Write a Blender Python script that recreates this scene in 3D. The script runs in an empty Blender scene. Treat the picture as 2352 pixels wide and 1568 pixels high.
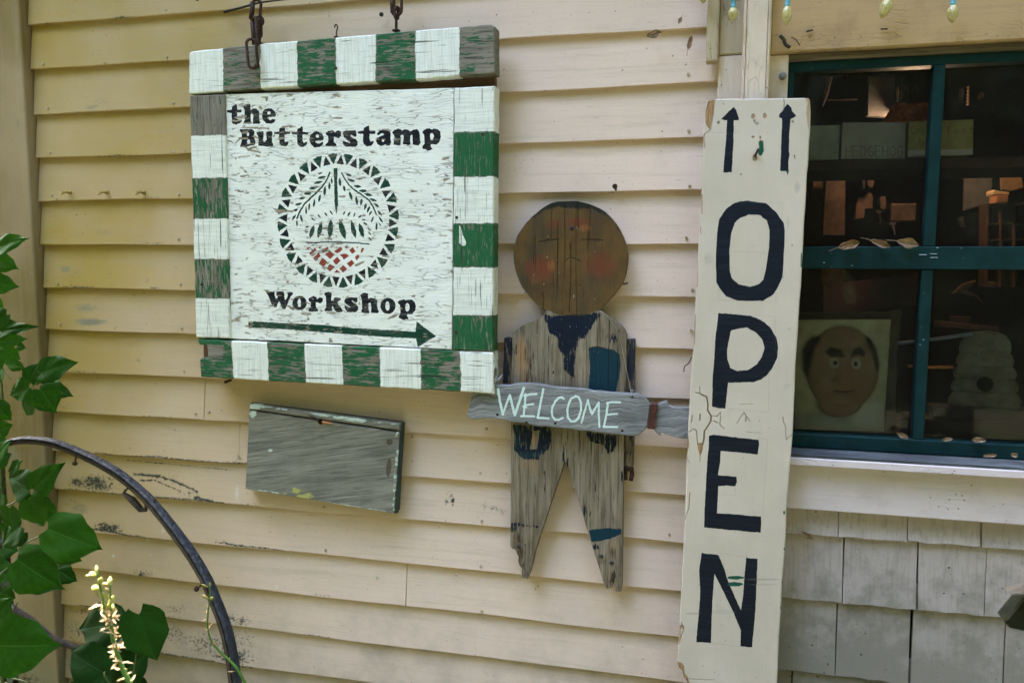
import bpy, bmesh, math, random
import numpy as np
from mathutils import Vector, Matrix
random.seed(7)
rnd = random.Random(11)
scene = bpy.context.scene
col = scene.collection

# ------------------------------------------------------------------ camera
CAM_D, CAM_Z = 1.75, 1.5
YAW, PITCH, ROLL, FPX = 0.23962, 0.10325, 0.003577, 1829.0      # FPX: focal length in 1/2352 of the picture width
def cam_axes():
    f = Vector((-math.sin(YAW)*math.cos(PITCH), math.cos(YAW)*math.cos(PITCH), -math.sin(PITCH)))
    r = Vector((math.cos(YAW), math.sin(YAW), 0.0)); u = r.cross(f)
    c, s = math.cos(ROLL), math.sin(ROLL)
    return f, c*r+s*u, -s*r+c*u
FWD, RGT, UPV = cam_axes()
cd = bpy.data.cameras.new('camera'); cam = bpy.data.objects.new('camera', cd); col.objects.link(cam)
cam.matrix_world = Matrix(((RGT.x, UPV.x, -FWD.x, 0), (RGT.y, UPV.y, -FWD.y, -CAM_D), (RGT.z, UPV.z, -FWD.z, CAM_Z), (0, 0, 0, 1)))
cd.sensor_width = 36; cd.lens = 36*FPX/2352; cd.clip_start = 0.02; cd.clip_end = 400
cd.dof.use_dof = True; cd.dof.focus_distance = 1.72; cd.dof.aperture_fstop = 3.2
scene.camera = cam
# ------------------------------------------------------------------ sky, sun, exposure
SUN_EL, SUN_AZ = math.radians(50), math.radians(-58)     # azimuth from +Y towards +X: a high sun a little behind the wall's left corner
w = bpy.data.worlds.new('World'); scene.world = w; w.use_nodes = True
wn = w.node_tree; wn.nodes.clear()
sky = wn.nodes.new('ShaderNodeTexSky'); sky.sky_type = 'NISHITA'; sky.sun_disc = False
sky.sun_elevation = SUN_EL; sky.sun_rotation = SUN_AZ; sky.air_density = 1.0; sky.dust_density = 3.2; sky.ozone_density = 0.4
bg = wn.nodes.new('ShaderNodeBackground'); bg.inputs['Strength'].default_value = 0.15
wo = wn.nodes.new('ShaderNodeOutputWorld')
wn.links.new(sky.outputs[0], bg.inputs[0]); wn.links.new(bg.outputs[0], wo.inputs[0])
sd = bpy.data.lights.new('sun', 'SUN'); sd.energy = 3.0; sd.angle = math.radians(0.5); sd.color = (1, .93, .82)
sun = bpy.data.objects.new('sun', sd); col.objects.link(sun)
SDIR = Vector((math.sin(SUN_AZ)*math.cos(SUN_EL), math.cos(SUN_AZ)*math.cos(SUN_EL), math.sin(SUN_EL)))
sun.rotation_euler = SDIR.to_track_quat('Z', 'Y').to_euler(); sun.location = SDIR*20
vs = scene.view_settings
vs.view_transform = 'Standard'; vs.look = 'None'; vs.gamma = 1; vs.use_curve_mapping = False; vs.exposure = 4.85
scene.cycles.max_bounces = 8; scene.cycles.diffuse_bounces = 4; scene.cycles.transparent_max_bounces = 16
scene.cycles.use_denoising = True

# ------------------------------------------------------------------ helpers
def P(px, py, d=0.0):
    """point of the plane d metres in front of the wall seen at (px, py) of the 2352-wide photograph"""
    v = FWD*FPX + RGT*(px-1176) - UPV*(py-784)
    t = (CAM_D-d)/v.y
    return Vector((v.x*t, -d, CAM_Z+v.z*t))
def pxm(px, py, d=0.0):
    return (P(px+1, py, d)-P(px, py, d)).length           # metres per photo pixel there
def zm(s, ox, oy):
    return lambda x, y: (ox+x*s, oy+y*s)                  # from coordinates of an enlarged crop to the photograph's
Z1 = zm(.3418, 402, 0); Z2 = zm(.3418, 402, 459.4); Z3 = zm(.3661, 516.8, 861.3)
F3 = zm(.3662, 1091, 402); F4 = zm(.3662, 1033.6, 832.6); Z5 = zm(.3662, 1493, 0); Z6 = zm(.3662, 1780, 516.8)
Z7 = zm(.3776, 1493, 976); Z8 = zm(.3662, 0, 516.8); Z9 = zm(.3662, 0, 994); ZT = zm(.3296, 0, 0)
O1 = zm(.4212, 1550.3, 201); O2 = zm(.4509, 1550.3, 861.3)
LA = zm(.12207, 505.3, 218.2); LB = zm(.11474, 763.7, 269.9); LC = zm(.16113, 597.2, 654.6); ZR = zm(.25635, 574.2, 315.8)

def tag(o, label=None, cat=None, group=None, kind=None):
    if label: o['label'] = label
    if cat: o['category'] = cat
    if group: o['group'] = group
    if kind: o['kind'] = kind
    return o
def empty(name, loc, label=None, cat=None, group=None):
    o = bpy.data.objects.new(name, None); col.objects.link(o); o.location = loc; o.empty_display_size = .02
    return tag(o, label, cat, group)
def world_loc(o):
    l = Vector((0, 0, 0))
    while o is not None: l = l+Vector(o.location); o = o.parent
    return l
def mk(name, V, F, mat, parent=None, uv=None, smooth=False, origin=None):
    """one mesh object from world-space vertices"""
    base = world_loc(parent) if parent else Vector((0, 0, 0))
    o0 = Vector(origin) if origin is not None else base
    me = bpy.data.meshes.new(name)
    me.from_pydata([tuple(Vector(v)-o0) for v in V], [], F)
    me.materials.append(mat)
    if smooth: me.shade_smooth()
    if uv is not None:
        ul = me.uv_layers.new(name='uv')
        co = np.array([uv(Vector(v)) for v in V], dtype=np.float32)
        li = np.zeros(len(me.loops), dtype=np.int32); me.loops.foreach_get('vertex_index', li)
        ul.data.foreach_set('uv', co[li].ravel())
    me.update()
    o = bpy.data.objects.new(name, me); col.objects.link(o)
    if parent: o.parent = parent
    o.location = o0-base
    return o
def from_bm(name, bm, mat, parent=None, uv=None, smooth=False, origin=None):
    bm.verts.ensure_lookup_table(); bm.verts.index_update()
    V = [v.co.copy() for v in bm.verts]; F = [[v.index for v in f.verts] for f in bm.faces]; bm.free()
    return mk(name, V, F, mat, parent, uv, smooth, origin)
def slab(name, pts, d, th, mat, parent=None, bevel=.0015, uv=None, wob=0.0, seg=None, d2=None, origin=None, warp=None):
    """a board cut to an outline: pts are (x, z) on the wall, front face d in front of the wall, thickness th"""
    P2 = [Vector((p[0], 0, p[1])) for p in pts]
    if seg:
        out = []
        for i, a in enumerate(P2):
            b = P2[(i+1) % len(P2)]; n = max(1, int((b-a).length/seg)); t = (b-a)
            nrm = Vector((t.z, 0, -t.x)).normalized() if t.length > 1e-9 else Vector((0, 0, 0))
            for k in range(n):
                q = a.lerp(b, k/n)
                if k: q = q+nrm*rnd.uniform(-wob, wob)
                out.append(q)
        P2 = out
    bm = bmesh.new()
    vs_ = [bm.verts.new((p.x, -d, p.z)) for p in P2]
    f = bm.faces.new(vs_)
    f.normal_update()
    if f.normal.y > 0: f.normal_flip()
    r = bmesh.ops.extrude_face_region(bm, geom=[f])
    for v in r['geom']:
        if isinstance(v, bmesh.types.BMVert): v.co.y += th
    # the original face stays in front; the extruded one is the back
    bm.normal_update()
    if bevel:
        ed = [e for e in bm.edges if all(abs(v.co.y+d) < 1e-7 for v in e.verts)]
        bmesh.ops.bevel(bm, geom=ed, offset=bevel, segments=1, affect='EDGES', profile=.5, clamp_overlap=True)
    bmesh.ops.triangulate(bm, faces=[f for f in bm.faces if len(f.verts) > 4])
    bmesh.ops.recalc_face_normals(bm, faces=bm.faces)
    if warp:
        for v in bm.verts: v.co = warp(v.co)
    return from_bm(name, bm, mat, parent, uv, False, origin)
def xz(pts, d):
    return [(P(x, y, d).x, P(x, y, d).z) for x, y in pts]
def box_bm(bm, c, s, rot=None):
    m = Matrix.Translation(c) @ (rot.to_4x4() if rot else Matrix.Identity(4)) @ Matrix.Diagonal((s[0], s[1], s[2], 1))
    bmesh.ops.create_cube(bm, size=1, matrix=m)
def box(name, c, s, mat, parent=None, rot=None, bevel=.0015, uv=None, origin=None):
    bm = bmesh.new(); box_bm(bm, c, s, rot)
    if bevel: bmesh.ops.bevel(bm, geom=bm.edges[:], offset=min(bevel, min(s)*.3), segments=1, affect='EDGES')
    return from_bm(name, bm, mat, parent, uv, False, origin)
def boxx(name, x0, x1, y0, y1, z0, z1, mat, parent=None, bevel=.0015, uv=None):
    return box(name, Vector(((x0+x1)/2, (y0+y1)/2, (z0+z1)/2)), (x1-x0, y1-y0, z1-z0), mat, parent, None, bevel, uv)
def tube(pts, rad, n=8, closed=False, caps=True):
    """vertices and faces of a tube; rad is a number or one per point"""
    pts = [Vector(p) for p in pts]; m = len(pts)
    V, F = [], []
    up = Vector((0, -1, 0.13)).normalized()
    for i, p in enumerate(pts):
        a = pts[(i-1) % m] if (closed or i) else p; b = pts[(i+1) % m] if (closed or i < m-1) else p
        t = (b-a).normalized()
        s = t.cross(up)
        if s.length < 1e-4: s = t.cross(Vector((1, 0, 0)))
        s.normalize(); q = s.cross(t)
        r = rad[i] if isinstance(rad, (list, tuple)) else rad
        for k in range(n):
            an = 2*math.pi*k/n
            V.append(p+s*math.cos(an)*r+q*math.sin(an)*r)
    for i in range(m if closed else m-1):
        j = (i+1) % m
        for k in range(n):
            l = (k+1) % n
            F.append((i*n+k, i*n+l, j*n+l, j*n+k))
    if caps and not closed:
        F.append(tuple(range(n-1, -1, -1))); F.append(tuple((m-1)*n+k for k in range(n)))
    return V, F
def join(*vf):
    V, F = [], []
    for v, f in vf:
        b = len(V); V += list(v); F += [tuple(i+b for i in q) for q in f]
    return V, F
def lathe(prof, n=16, M=None):
    """prof: (radius, height) pairs, turned round Z, then moved by M"""
    V, F = [], []
    for r, h in prof:
        for k in range(n):
            a = 2*math.pi*k/n; V.append(Vector((r*math.cos(a), r*math.sin(a), h)))
    for i in range(len(prof)-1):
        for k in range(n):
            l = (k+1) % n; F.append((i*n+k, i*n+l, (i+1)*n+l, (i+1)*n+k))
    F.append(tuple(range(n-1, -1, -1))); F.append(tuple((len(prof)-1)*n+k for k in range(n)))
    if M is not None: V = [M @ v for v in V]
    return V, F
def smooth_path(pts, n=6):
    pts = [Vector(p) for p in pts]; out = []
    for i in range(len(pts)-1):
        a = pts[max(i-1, 0)]; b = pts[i]; c = pts[i+1]; d = pts[min(i+2, len(pts)-1)]
        for k in range(n):
            t = k/n
            out.append(.5*((2*b)+(c-a)*t+(2*a-5*b+4*c-d)*t*t+(3*b-a-3*c+d)*t**3))
    out.append(pts[-1]); return out

# ------------------------------------------------------------------ painted marks: coverage masks drawn in wall metres
class Mask:
    def __init__(s, name, px0, py0, px1, py1, d, res=.0008, n=3):
        c = [P(x, y, d) for x in (px0, px1) for y in (py0, py1)]
        s.x0 = min(p.x for p in c); s.x1 = max(p.x for p in c); s.z0 = min(p.z for p in c); s.z1 = max(p.z for p in c)
        s.d = d; s.name = name; s.W = int((s.x1-s.x0)/res)+1; s.H = int((s.z1-s.z0)/res)+1; s.res = res
        s.a = np.zeros((n, s.H, s.W), dtype=np.float32)
    def pix(s, pts):
        q = [P(x, y, s.d) for x, y in pts]
        return np.array([((p.x-s.x0)/s.res, (p.z-s.z0)/s.res) for p in q])
    def _box(s, q, m=2):
        x0 = max(int(q[:, 0].min())-m, 0); x1 = min(int(q[:, 0].max())+m+1, s.W)
        y0 = max(int(q[:, 1].min())-m, 0); y1 = min(int(q[:, 1].max())+m+1, s.H)
        return x0, x1, y0, y1
    def _put(s, ch, b, m, val):
        x0, x1, y0, y1 = b; a = s.a[ch, y0:y1, x0:x1]
        if val <= 0: a *= (1-m)
        else: np.maximum(a, m*val, out=a)
    def poly(s, ch, pts, val=1.0, f=None, soft=0.0):
        if f: pts = [f(*p) for p in pts]
        q = s.pix(pts); b = s._box(q, 2+int(soft/s.res))
        if b[0] >= b[1] or b[2] >= b[3]: return
        acc = 0
        X, Y = np.meshgrid(np.arange(b[0], b[1]), np.arange(b[2], b[3]))
        for ox, oy in ((.25, .25), (.75, .25), (.25, .75), (.75, .75)):
            ins = np.zeros(X.shape, bool); n = len(q)
            for i in range(n):
                xa, ya = q[i]; xb, yb = q[(i+1) % n]
                if ya == yb: continue
                yy = Y+oy-.5; xx = X+ox-.5
                c = ((ya > yy) != (yb > yy)) & (xx < (xb-xa)*(yy-ya)/(yb-ya)+xa)
                ins ^= c
            acc = acc+ins
        m = (acc/4).astype(np.float32)
        if soft:
            k = max(1, int(soft/s.res))
            for ax in (0, 1):
                for _ in range(2):
                    c = np.cumsum(np.pad(m, [(k+1, k) if i == ax else (0, 0) for i in (0, 1)], mode='edge'), axis=ax)
                    m = ((c[2*k+1:] - c[:-2*k-1]) if ax == 0 else (c[:, 2*k+1:] - c[:, :-2*k-1]))/(2*k+1)
                    m = m[:X.shape[0], :X.shape[1]]
        s._put(ch, b, m, val)
    def ell(s, ch, cx, cy, rx, ry, val=1.0, f=None, rot=0, soft=0.0):
        pts = []
        for k in range(28):
            a = 2*math.pi*k/28; x = rx*math.cos(a); y = ry*math.sin(a)
            pts.append((cx+x*math.cos(rot)-y*math.sin(rot), cy+x*math.sin(rot)+y*math.cos(rot)))
        s.poly(ch, pts, val, f, soft)
    def blob(s, ch, cx, cy, rx, ry, val=1.0, f=None):
        """soft round patch fading to nothing at its rim"""
        q = s.pix([f(cx+dx, cy+dy) if f else (cx+dx, cy+dy) for dx, dy in ((0, 0), (rx, 0), (0, ry), (-rx, 0), (0, -ry))])
        b = s._box(q, 1)
        if b[0] >= b[1] or b[2] >= b[3]: return
        X, Y = np.meshgrid(np.arange(b[0], b[1]), np.arange(b[2], b[3]))
        r = ((X-q[0, 0])/max(abs(q[1, 0]-q[0, 0]), 1))**2+((Y-q[0, 1])/max(abs(q[2, 1]-q[0, 1]), 1))**2
        m = np.clip(1-r, 0, 1).astype(np.float32)
        s._put(ch, b, m, val)
    def stroke(s, ch, pts, wd, val=1.0, f=None, soft=False, wob=0.0):
        """brush stroke; wd in the units of pts"""
        if f:
            k = abs(f(1, 0)[0]-f(0, 0)[0]); pts = [f(*p) for p in pts]; wd = wd*k
        q = s.pix(pts); cx = sum(p[0] for p in pts)/len(pts); cy = sum(p[1] for p in pts)/len(pts)
        r = wd/2*pxm(cx, cy, s.d)/s.res
        b = s._box(q, int(r)+2)
        if b[0] >= b[1] or b[2] >= b[3]: return
        X, Y = np.meshgrid(np.arange(b[0], b[1]), np.arange(b[2], b[3]))
        dm = np.full(X.shape, 1e9)
        for i in range(len(q)-1):
            a, c = q[i], q[i+1]; v = c-a; L = max((v**2).sum(), 1e-6)
            t = np.clip(((X-a[0])*v[0]+(Y-a[1])*v[1])/L, 0, 1)
            dm = np.minimum(dm, np.hypot(X-a[0]-t*v[0], Y-a[1]-t*v[1]))
        m = np.clip(1-dm/r, 0, 1) if soft else np.clip(r-dm+.5, 0, 1)
        s._put(ch, b, m.astype(np.float32), val)
    def lens(s, ch, p, q, wd, val=1.0, f=None):
        (x0, y0), (x1, y1) = p, q; dx, dy = x1-x0, y1-y0; L = math.hypot(dx, dy); nx, ny = -dy/L*wd/2, dx/L*wd/2
        A = [(x0+dx*t+nx*math.sin(math.pi*t)**.8, y0+dy*t+ny*math.sin(math.pi*t)**.8) for t in (0, .2, .4, .6, .8, 1)]
        B = [(x0+dx*t-nx*math.sin(math.pi*t)**.8, y0+dy*t-ny*math.sin(math.pi*t)**.8) for t in (.8, .6, .4, .2)]
        s.poly(ch, A+B, val, f)
    def uv(s, v):
        return ((v.x-s.x0)/(s.W*s.res), (v.z-s.z0)/(s.H*s.res))
    def images(s):
        out = []
        n = s.a.shape[0]
        for g in range(0, n, 3):
            im = bpy.data.images.new(s.name+'_coverage', s.W, s.H, float_buffer=False, is_data=True)
            px = np.ones((s.H, s.W, 4), dtype=np.float32)
            for k in range(3): px[:, :, k] = s.a[g+k] if g+k < n else 0
            im.pixels.foreach_set(px.ravel()); im.pack(); out.append(im)
        return out

# ------------------------------------------------------------------ materials
class Mat:
    def __init__(s, name):
        s.m = bpy.data.materials.new(name); s.m.use_nodes = True; s.t = s.m.node_tree; s.t.nodes.clear()
        s.out = s.t.nodes.new('ShaderNodeOutputMaterial'); s.b = s.t.nodes.new('ShaderNodeBsdfPrincipled')
        s.t.links.new(s.b.outputs[0], s.out.inputs[0]); s._c = None; s.h = None
    def put(s, sock, v):
        if v is None: return
        if isinstance(v, (int, float)): sock.default_value = v
        elif isinstance(v, tuple): sock.default_value = (v+(1,)) if (len(v) == 3 and len(sock.default_value) == 4) else v
        else: s.t.links.new(v, sock)
    def obj(s):
        if s._c is None: s._c = s.t.nodes.new('ShaderNodeTexCoord')
        return s._c.outputs['Object']
    def uvc(s):
        s.obj(); return s._c.outputs['UV']
    def info(s):
        return s.t.nodes.new('ShaderNodeObjectInfo').outputs['Random']
    def map(s, vec, sc=(1, 1, 1), loc=(0, 0, 0), rot=(0, 0, 0)):
        n = s.t.nodes.new('ShaderNodeMapping'); s.put(n.inputs[0], vec); n.inputs['Scale'].default_value = sc
        s.put(n.inputs['Location'], loc); n.inputs['Rotation'].default_value = rot; return n.outputs[0]
    def shifted(s, amt=7.0):
        n = s.t.nodes.new('ShaderNodeVectorMath'); n.operation = 'ADD'; s.put(n.inputs[0], s.obj())
        c = s.t.nodes.new('ShaderNodeCombineXYZ'); r = s.info()
        for i, k in enumerate((1, .37, 1.7)): s.put(c.inputs[i], s.op('MULTIPLY', r, amt*k))
        s.t.links.new(c.outputs[0], n.inputs[1]); return n.outputs[0]
    def noise(s, vec, sc=5, det=4, ro=.55, dist=0, col=False):
        n = s.t.nodes.new('ShaderNodeTexNoise'); s.put(n.inputs['Vector'], vec)
        n.inputs['Scale'].default_value = sc; n.inputs['Detail'].default_value = det
        n.inputs['Roughness'].default_value = ro; n.inputs['Distortion'].default_value = dist
        return n.outputs['Color' if col else 'Fac']
    def vor(s, vec, sc=5, feat='DISTANCE_TO_EDGE', rand=1):
        n = s.t.nodes.new('ShaderNodeTexVoronoi'); n.feature = feat; s.put(n.inputs['Vector'], vec)
        n.inputs['Scale'].default_value = sc; n.inputs['Randomness'].default_value = rand; return n.outputs['Distance']
    def op(s, o, a, b=0.0, c=None, clamp=False):
        n = s.t.nodes.new('ShaderNodeMath'); n.operation = o; n.use_clamp = clamp
        s.put(n.inputs[0], a); s.put(n.inputs[1], b)
        if c is not None: s.put(n.inputs[2], c)
        return n.outputs[0]
    def ss(s, v, lo, hi, a=0.0, b=1.0):
        n = s.t.nodes.new('ShaderNodeMapRange'); n.interpolation_type = 'SMOOTHSTEP' ; s.put(n.inputs[0], v)
        if lo > hi: lo, hi, a, b = hi, lo, b, a
        for i, x in ((1, lo), (2, hi), (3, a), (4, b)): n.inputs[i].default_value = x
        return n.outputs[0]
    def mix(s, f, a, b, mode='MIX'):
        n = s.t.nodes.new('ShaderNodeMix'); n.data_type = 'RGBA'; n.blend_type = mode
        s.put(n.inputs[0], f); s.put(n.inputs[6], a); s.put(n.inputs[7], b); return n.outputs[2]
    def chan(s, im, vec=None):
        n = s.t.nodes.new('ShaderNodeTexImage'); n.image = im; n.extension = 'EXTEND'; s.put(n.inputs[0], vec if vec is not None else s.uvc())
        p = s.t.nodes.new('ShaderNodeSeparateColor'); s.t.links.new(n.outputs[0], p.inputs[0]); return p.outputs
    def sep(s, v):
        p = s.t.nodes.new('ShaderNodeSeparateXYZ'); s.put(p.inputs[0], v); return p.outputs
    def wobble(s, amt, sc):
        """mask coordinates pushed about a little, for ragged brush edges"""
        n = s.t.nodes.new('ShaderNodeVectorMath'); n.operation = 'MULTIPLY_ADD'
        s.put(n.inputs[0], s.noise(s.obj(), sc, 3, .6, 0, True)); n.inputs[1].default_value = (amt, amt, 0)
        m = s.t.nodes.new('ShaderNodeVectorMath'); m.operation = 'SUBTRACT'; s.put(m.inputs[0], s.uvc()); m.inputs[1].default_value = (amt/2, amt/2, 0)
        s.t.links.new(m.outputs[0], n.inputs[2]); return n.outputs[0]
    def layer(s, base, colr, cov, n, soft=.06):
        """paint of a given coverage over base: it stays where the noise lets it"""
        t = s.op('SUBTRACT', s.op('MULTIPLY_ADD', cov, 1.5, -.25), n)
        f = s.ss(t, -soft, soft); return s.mix(f, base, colr), f
    def height(s, v, k):
        t = s.op('MULTIPLY', v, k); s.h = t if s.h is None else s.op('ADD', s.h, t)
    def done(s, colr=None, rough=.7, spec=.3, strength=.6, dist=.001):
        if colr is not None: s.put(s.b.inputs['Base Color'], colr)
        s.put(s.b.inputs['Roughness'], rough); s.b.inputs['Specular IOR Level'].default_value = spec
        if s.h is not None:
            n = s.t.nodes.new('ShaderNodeBump'); n.inputs['Strength'].default_value = strength; n.inputs['Distance'].default_value = dist
            s.t.links.new(s.h, n.inputs['Height']); s.t.links.new(n.outputs[0], s.b.inputs['Normal'])
        return s.m
def stretch(axis, along, across):
    return (along, across, across) if axis == 'x' else (across, across, along)
def nrm(m, n, lo=.3, hi=.7):
    return m.ss(n, lo, hi)
def wood_base(m, axis, c0, c1, dark, vec=None):
    vec = vec if vec is not None else m.obj()
    g = m.noise(m.map(vec, stretch(axis, 4, 60)), 1, 5, .6, .6)
    g2 = m.noise(m.map(vec, stretch(axis, 12, 420)), 1, 4, .7, .2)
    big = m.noise(vec, 9, 3, .5)
    c = m.mix(m.ss(g, .3, .7), c0, c1)
    c = m.mix(m.ss(big, .45, .75, 0, .45), c, tuple(x*.62 for x in c0))
    g3 = m.noise(m.map(vec, stretch(axis, 9, 190), (2, 1, 3)), 1, 4, .65, .3); c = m.mix(m.ss(g3, .48, .62, 0, .55), c, tuple(x*.38 for x in c0)); m.height(g3, -1.4)
    cr = m.ss(g2, .56, .68); c = m.mix(m.op('MULTIPLY', cr, .75), c, dark)
    m.height(g2, -1.0); m.height(g, -.6)
    return c
GREY0, GREY1, GDARK = (.20, .178, .145), (.31, .285, .24), (.06, .05, .04)

def plain(name, colr, rough=.6, spec=.3, metal=0, nz=.15, sc=40, bump=0.0):
    m = Mat(name); n = m.noise(m.shifted(), sc, 5, .6)
    c = m.mix(m.ss(n, .3, .7), tuple(x*(1-nz) for x in colr), tuple(min(1, x*(1+nz)) for x in colr))
    m.b.inputs['Metallic'].default_value = metal
    if bump: m.height(n, bump)
    return m.done(c, rough, spec)

# ------------------------------------------------------------------ house materials
ZC = CAM_Z
def wall_stains():
    m = Mask('wall', 40, -10, 1640, 1580, 0.0, .0016, 3)      # 0: black mildew, 1: soft grey weathering, 2: pale filler spots and scrapes
    L = lambda ch, f, pts, w, v, soft=True: m.stroke(ch, pts, w, v, f, soft)
    B = m.blob
    # mildew under and behind the hoop
    for a in [(600, 320, 200, 80, .75), (480, 310, 90, 60, .7), (680, 290, 90, 50, .5), (680, 600, 130, 50, .8), (900, 880, 130, 30, .55), (500, 1130, 120, 60, .5),
              (1100, 1110, 130, 60, .45), (1080, 1270, 160, 90, .5), (1300, 1330, 260, 110, .55), (1450, 1400, 220, 90, .7), (1500, 1300, 160, 120, .45), (470, 1260, 90, 130, .5), (1000, 1270, 120, 110, .4),
              (200, 1530, 200, 70, .6), (120, 900, 60, 120, .3), (430, 430, 80, 40, .4), (1080, 300, 160, 60, .4), (1180, 380, 120, 40, .5)]:
        B(0, *a, f=Z9)
    L(0, Z9, [(830, 262), (900, 268), (1000, 280), (1080, 305), (1150, 335), (1230, 372)], 38, .85)
    L(0, Z9, [(870, 300), (960, 300), (1050, 335), (1130, 370)], 26, .8)
    L(0, Z9, [(980, 403), (1100, 412), (1230, 420), (1320, 432), (1400, 440)], 30, .8)
    L(0, Z9, [(1220, 405), (1330, 432)], 34, 1)
    L(0, Z9, [(560, 600), (700, 622), (800, 645), (900, 655)], 26, .9)
    L(0, Z9, [(600, 125), (760, 145), (960, 150), (1170, 172), (1400, 190), (1568, 195)], 22, .8)
    L(0, Z9, [(730, 172), (900, 190), (1100, 208), (1300, 228), (1430, 240)], 12, .8)
    L(0, Z9, [(1400, 690), (1470, 708), (1568, 716)], 24, .8); L(0, Z9, [(1400, 685), (1440, 700)], 30, .8)
    L(0, Z9, [(1000, 1385), (1150, 1410), (1350, 1440), (1568, 1480)], 46, .95)
    L(0, Z9, [(1000, 1160), (1150, 1180), (1240, 1195)], 22, .7)
    L(0, Z9, [(410, 350), (600, 370), (780, 385)], 26, .7)
    L(0, Z9, [(770, 880), (900, 905), (1000, 912)], 20, .6)
    m.ell(0, 882, 893, 16, 16, .8, Z9)
    L(0, Z3, [(-60, 1050), (100, 1070), (230, 1085), (370, 1102)], 24, .8)
    L(0, Z3, [(800, 885), (900, 892), (1100, 905), (1300, 925), (1568, 942)], 14, .6)
    L(0, Z3, [(1160, 1165), (1300, 1185), (1568, 1222)], 10, .5)
    for a in [(1400, 770, 40, 60, .5), (1380, 800, 20, 40, .7), (60, 1540, 150, 60, .6), (1150, 740, 200, 40, .2), (80, 520, 60, 40, .5)]: B(0, *a, f=Z3)
    for a in [(210, 900, 30, 50, .45), (270, 920, 50, 30, .6), (330, 940, 60, 40, .5), (10, 870, 16, 50, .8), (60, 770, 60, 30, .2), (500, 1410, 40, 30, .3), (440, 1310, 20, 30, .5)]: B(0, *a, f=F4)
    B(0, 1290, 640, 60, 30, .5, f=O1)
    for a in [(300, 1380), (200, 1540), (1510, 700), (960, 170)]: pass
    # grey weathering of the upper left boards
    for a in [(700, 710, 170, 70, .6), (640, 750, 110, 40, .7), (1040, 660, 130, 60, .5), (1120, 690, 120, 50, .45), (900, 435, 160, 20, .6), (640, 1060, 120, 60, .45), (1040, 1012, 60, 20, .6), (780, 1500, 220, 60, .35), (330, 900, 90, 12, .4),
              (170, 880, 26, 90, .8), (140, 1060, 20, 60, .5), (250, 140, 60, 40, .5), (150, 70, 30, 40, .6), (850, 1570, 200, 50, .4)]: B(1, *a, f=ZT)
    for a in [(650, 50, 160, 50, .6), (400, 280, 70, 40, .8), (440, 300, 80, 40, .6), (920, 350, 40, 60, .6), (820, 210, 80, 50, .4), (520, 520, 160, 50, .75), (560, 610, 180, 40, .9), (400, 480, 160, 30, .4), (1140, 540, 40, 50, .5), (740, 590, 120, 60, .5),
              (230, 300, 24, 40, .7), (800, 1120, 120, 90, .4), (520, 1290, 180, 80, .5), (860, 850, 40, 30, .7), (1250, 1130, 40, 60, .5), (200, 560, 120, 200, .25), (150, 1200, 130, 200, .4), (170, 1250, 150, 90, .5), (260, 1480, 160, 120, .3)]: B(1, *a, f=Z8)
    for a in [(480, 480, 120, 90, .7), (560, 260, 120, 50, .5), (200, 1110, 180, 200, .6), (330, 1260, 160, 120, .7), (60, 40, 120, 160, .5), (120, 120, 70, 90, .8), (850, 1450, 500, 160, .45), (1400, 1500, 300, 120, .5), (300, 1500, 200, 140, .8), (640, 1000, 200, 120, .3)]: B(1, *a, f=Z9)
    for a in [(300, 90, 300, 70, .22), (1200, 330, 60, 80, .25), (120, 1500, 300, 80, .4), (600, 1540, 300, 60, .35), (950, 1280, 30, 30, .7), (1050, 250, 60, 90, .4), (200, 100, 30, 70, .5)]: B(1, *a, f=Z3)
    for a in [(0, 0, 0, 0, 0)]: pass
    for a in [(200, 1555, 300, 25, .5), (1300, 1350, 200, 20, .3)]: B(1, *a, f=F4)
    L(1, Z3, [(540, -10), (560, 60)], 30, .5); L(1, Z3, [(1100, 60), (1110, 200)], 30, .35)
    # grime gathered along the butt edges
    for zb in (.587, .478, .3665, .2555, .145, .033, -.080, -.1912, -.302, -.411, -.517, -.6243, -.7345, -.842, -.948, -1.052):
        x = -1.70
        while x < -.02:
            L_ = rnd.uniform(.03, .22); dens = 1.0 if x < -1.0 else .55
            if rnd.random() < .62*dens:
                q = [((xx-m.x0)/m.res, (zb+CAM_Z+rnd.uniform(.001, .005)-m.z0)/m.res) for xx in (x, x+L_*.5, x+L_)]
                yy = int(q[0][1]); x0_, x1_ = max(0, int(q[0][0])), min(m.W, int(q[2][0]))
                hh = rnd.randint(2, 6)
                if 0 < yy < m.H-8 and x1_ > x0_+3:
                    env = np.sin(np.linspace(0, np.pi, x1_-x0_))[None, :]*np.linspace(1, .2, hh)[:, None]*rnd.uniform(.45, .85)*(1 if x < -1.1 or zb < -.8 else .7)
                    a_ = m.a[0, yy-1:yy-1+hh, x0_:x1_]; np.maximum(a_, env[:a_.shape[0]].astype(np.float32), out=a_)
            x += L_+rnd.uniform(.02, .12)
    for _ in range(60):
        B(1, rnd.uniform(80, 1560), rnd.uniform(60, 1500), rnd.uniform(20, 90), rnd.uniform(6, 26), rnd.uniform(.2, .5))
    for _ in range(70):
        m.ell(0, rnd.uniform(80, 1600), rnd.uniform(30, 1500), rnd.uniform(.8, 1.8), rnd.uniform(.8, 2.4), .85)
    # filler spots
    for a in [(385, 1162, 18, 24), (323, 1330, 22, 30), (1355, 1282, 20, 22), (1366, 1346, 14, 16), (548, 1466, 16, 18), (272, 135, 14, 14), (1212, 200, 12, 14), (1300, 720, 16, 26), (955, 1272, 14, 18)]: m.blob(2, *a, 1, Z3)
    for a in [(702, 775, 18, 18), (932, 770, 14, 14), (905, 680, 22, 20), (1018, 615, 24, 34), (1480, 380, 26, 90)]: m.blob(2, *a, 1, Z9)
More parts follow.
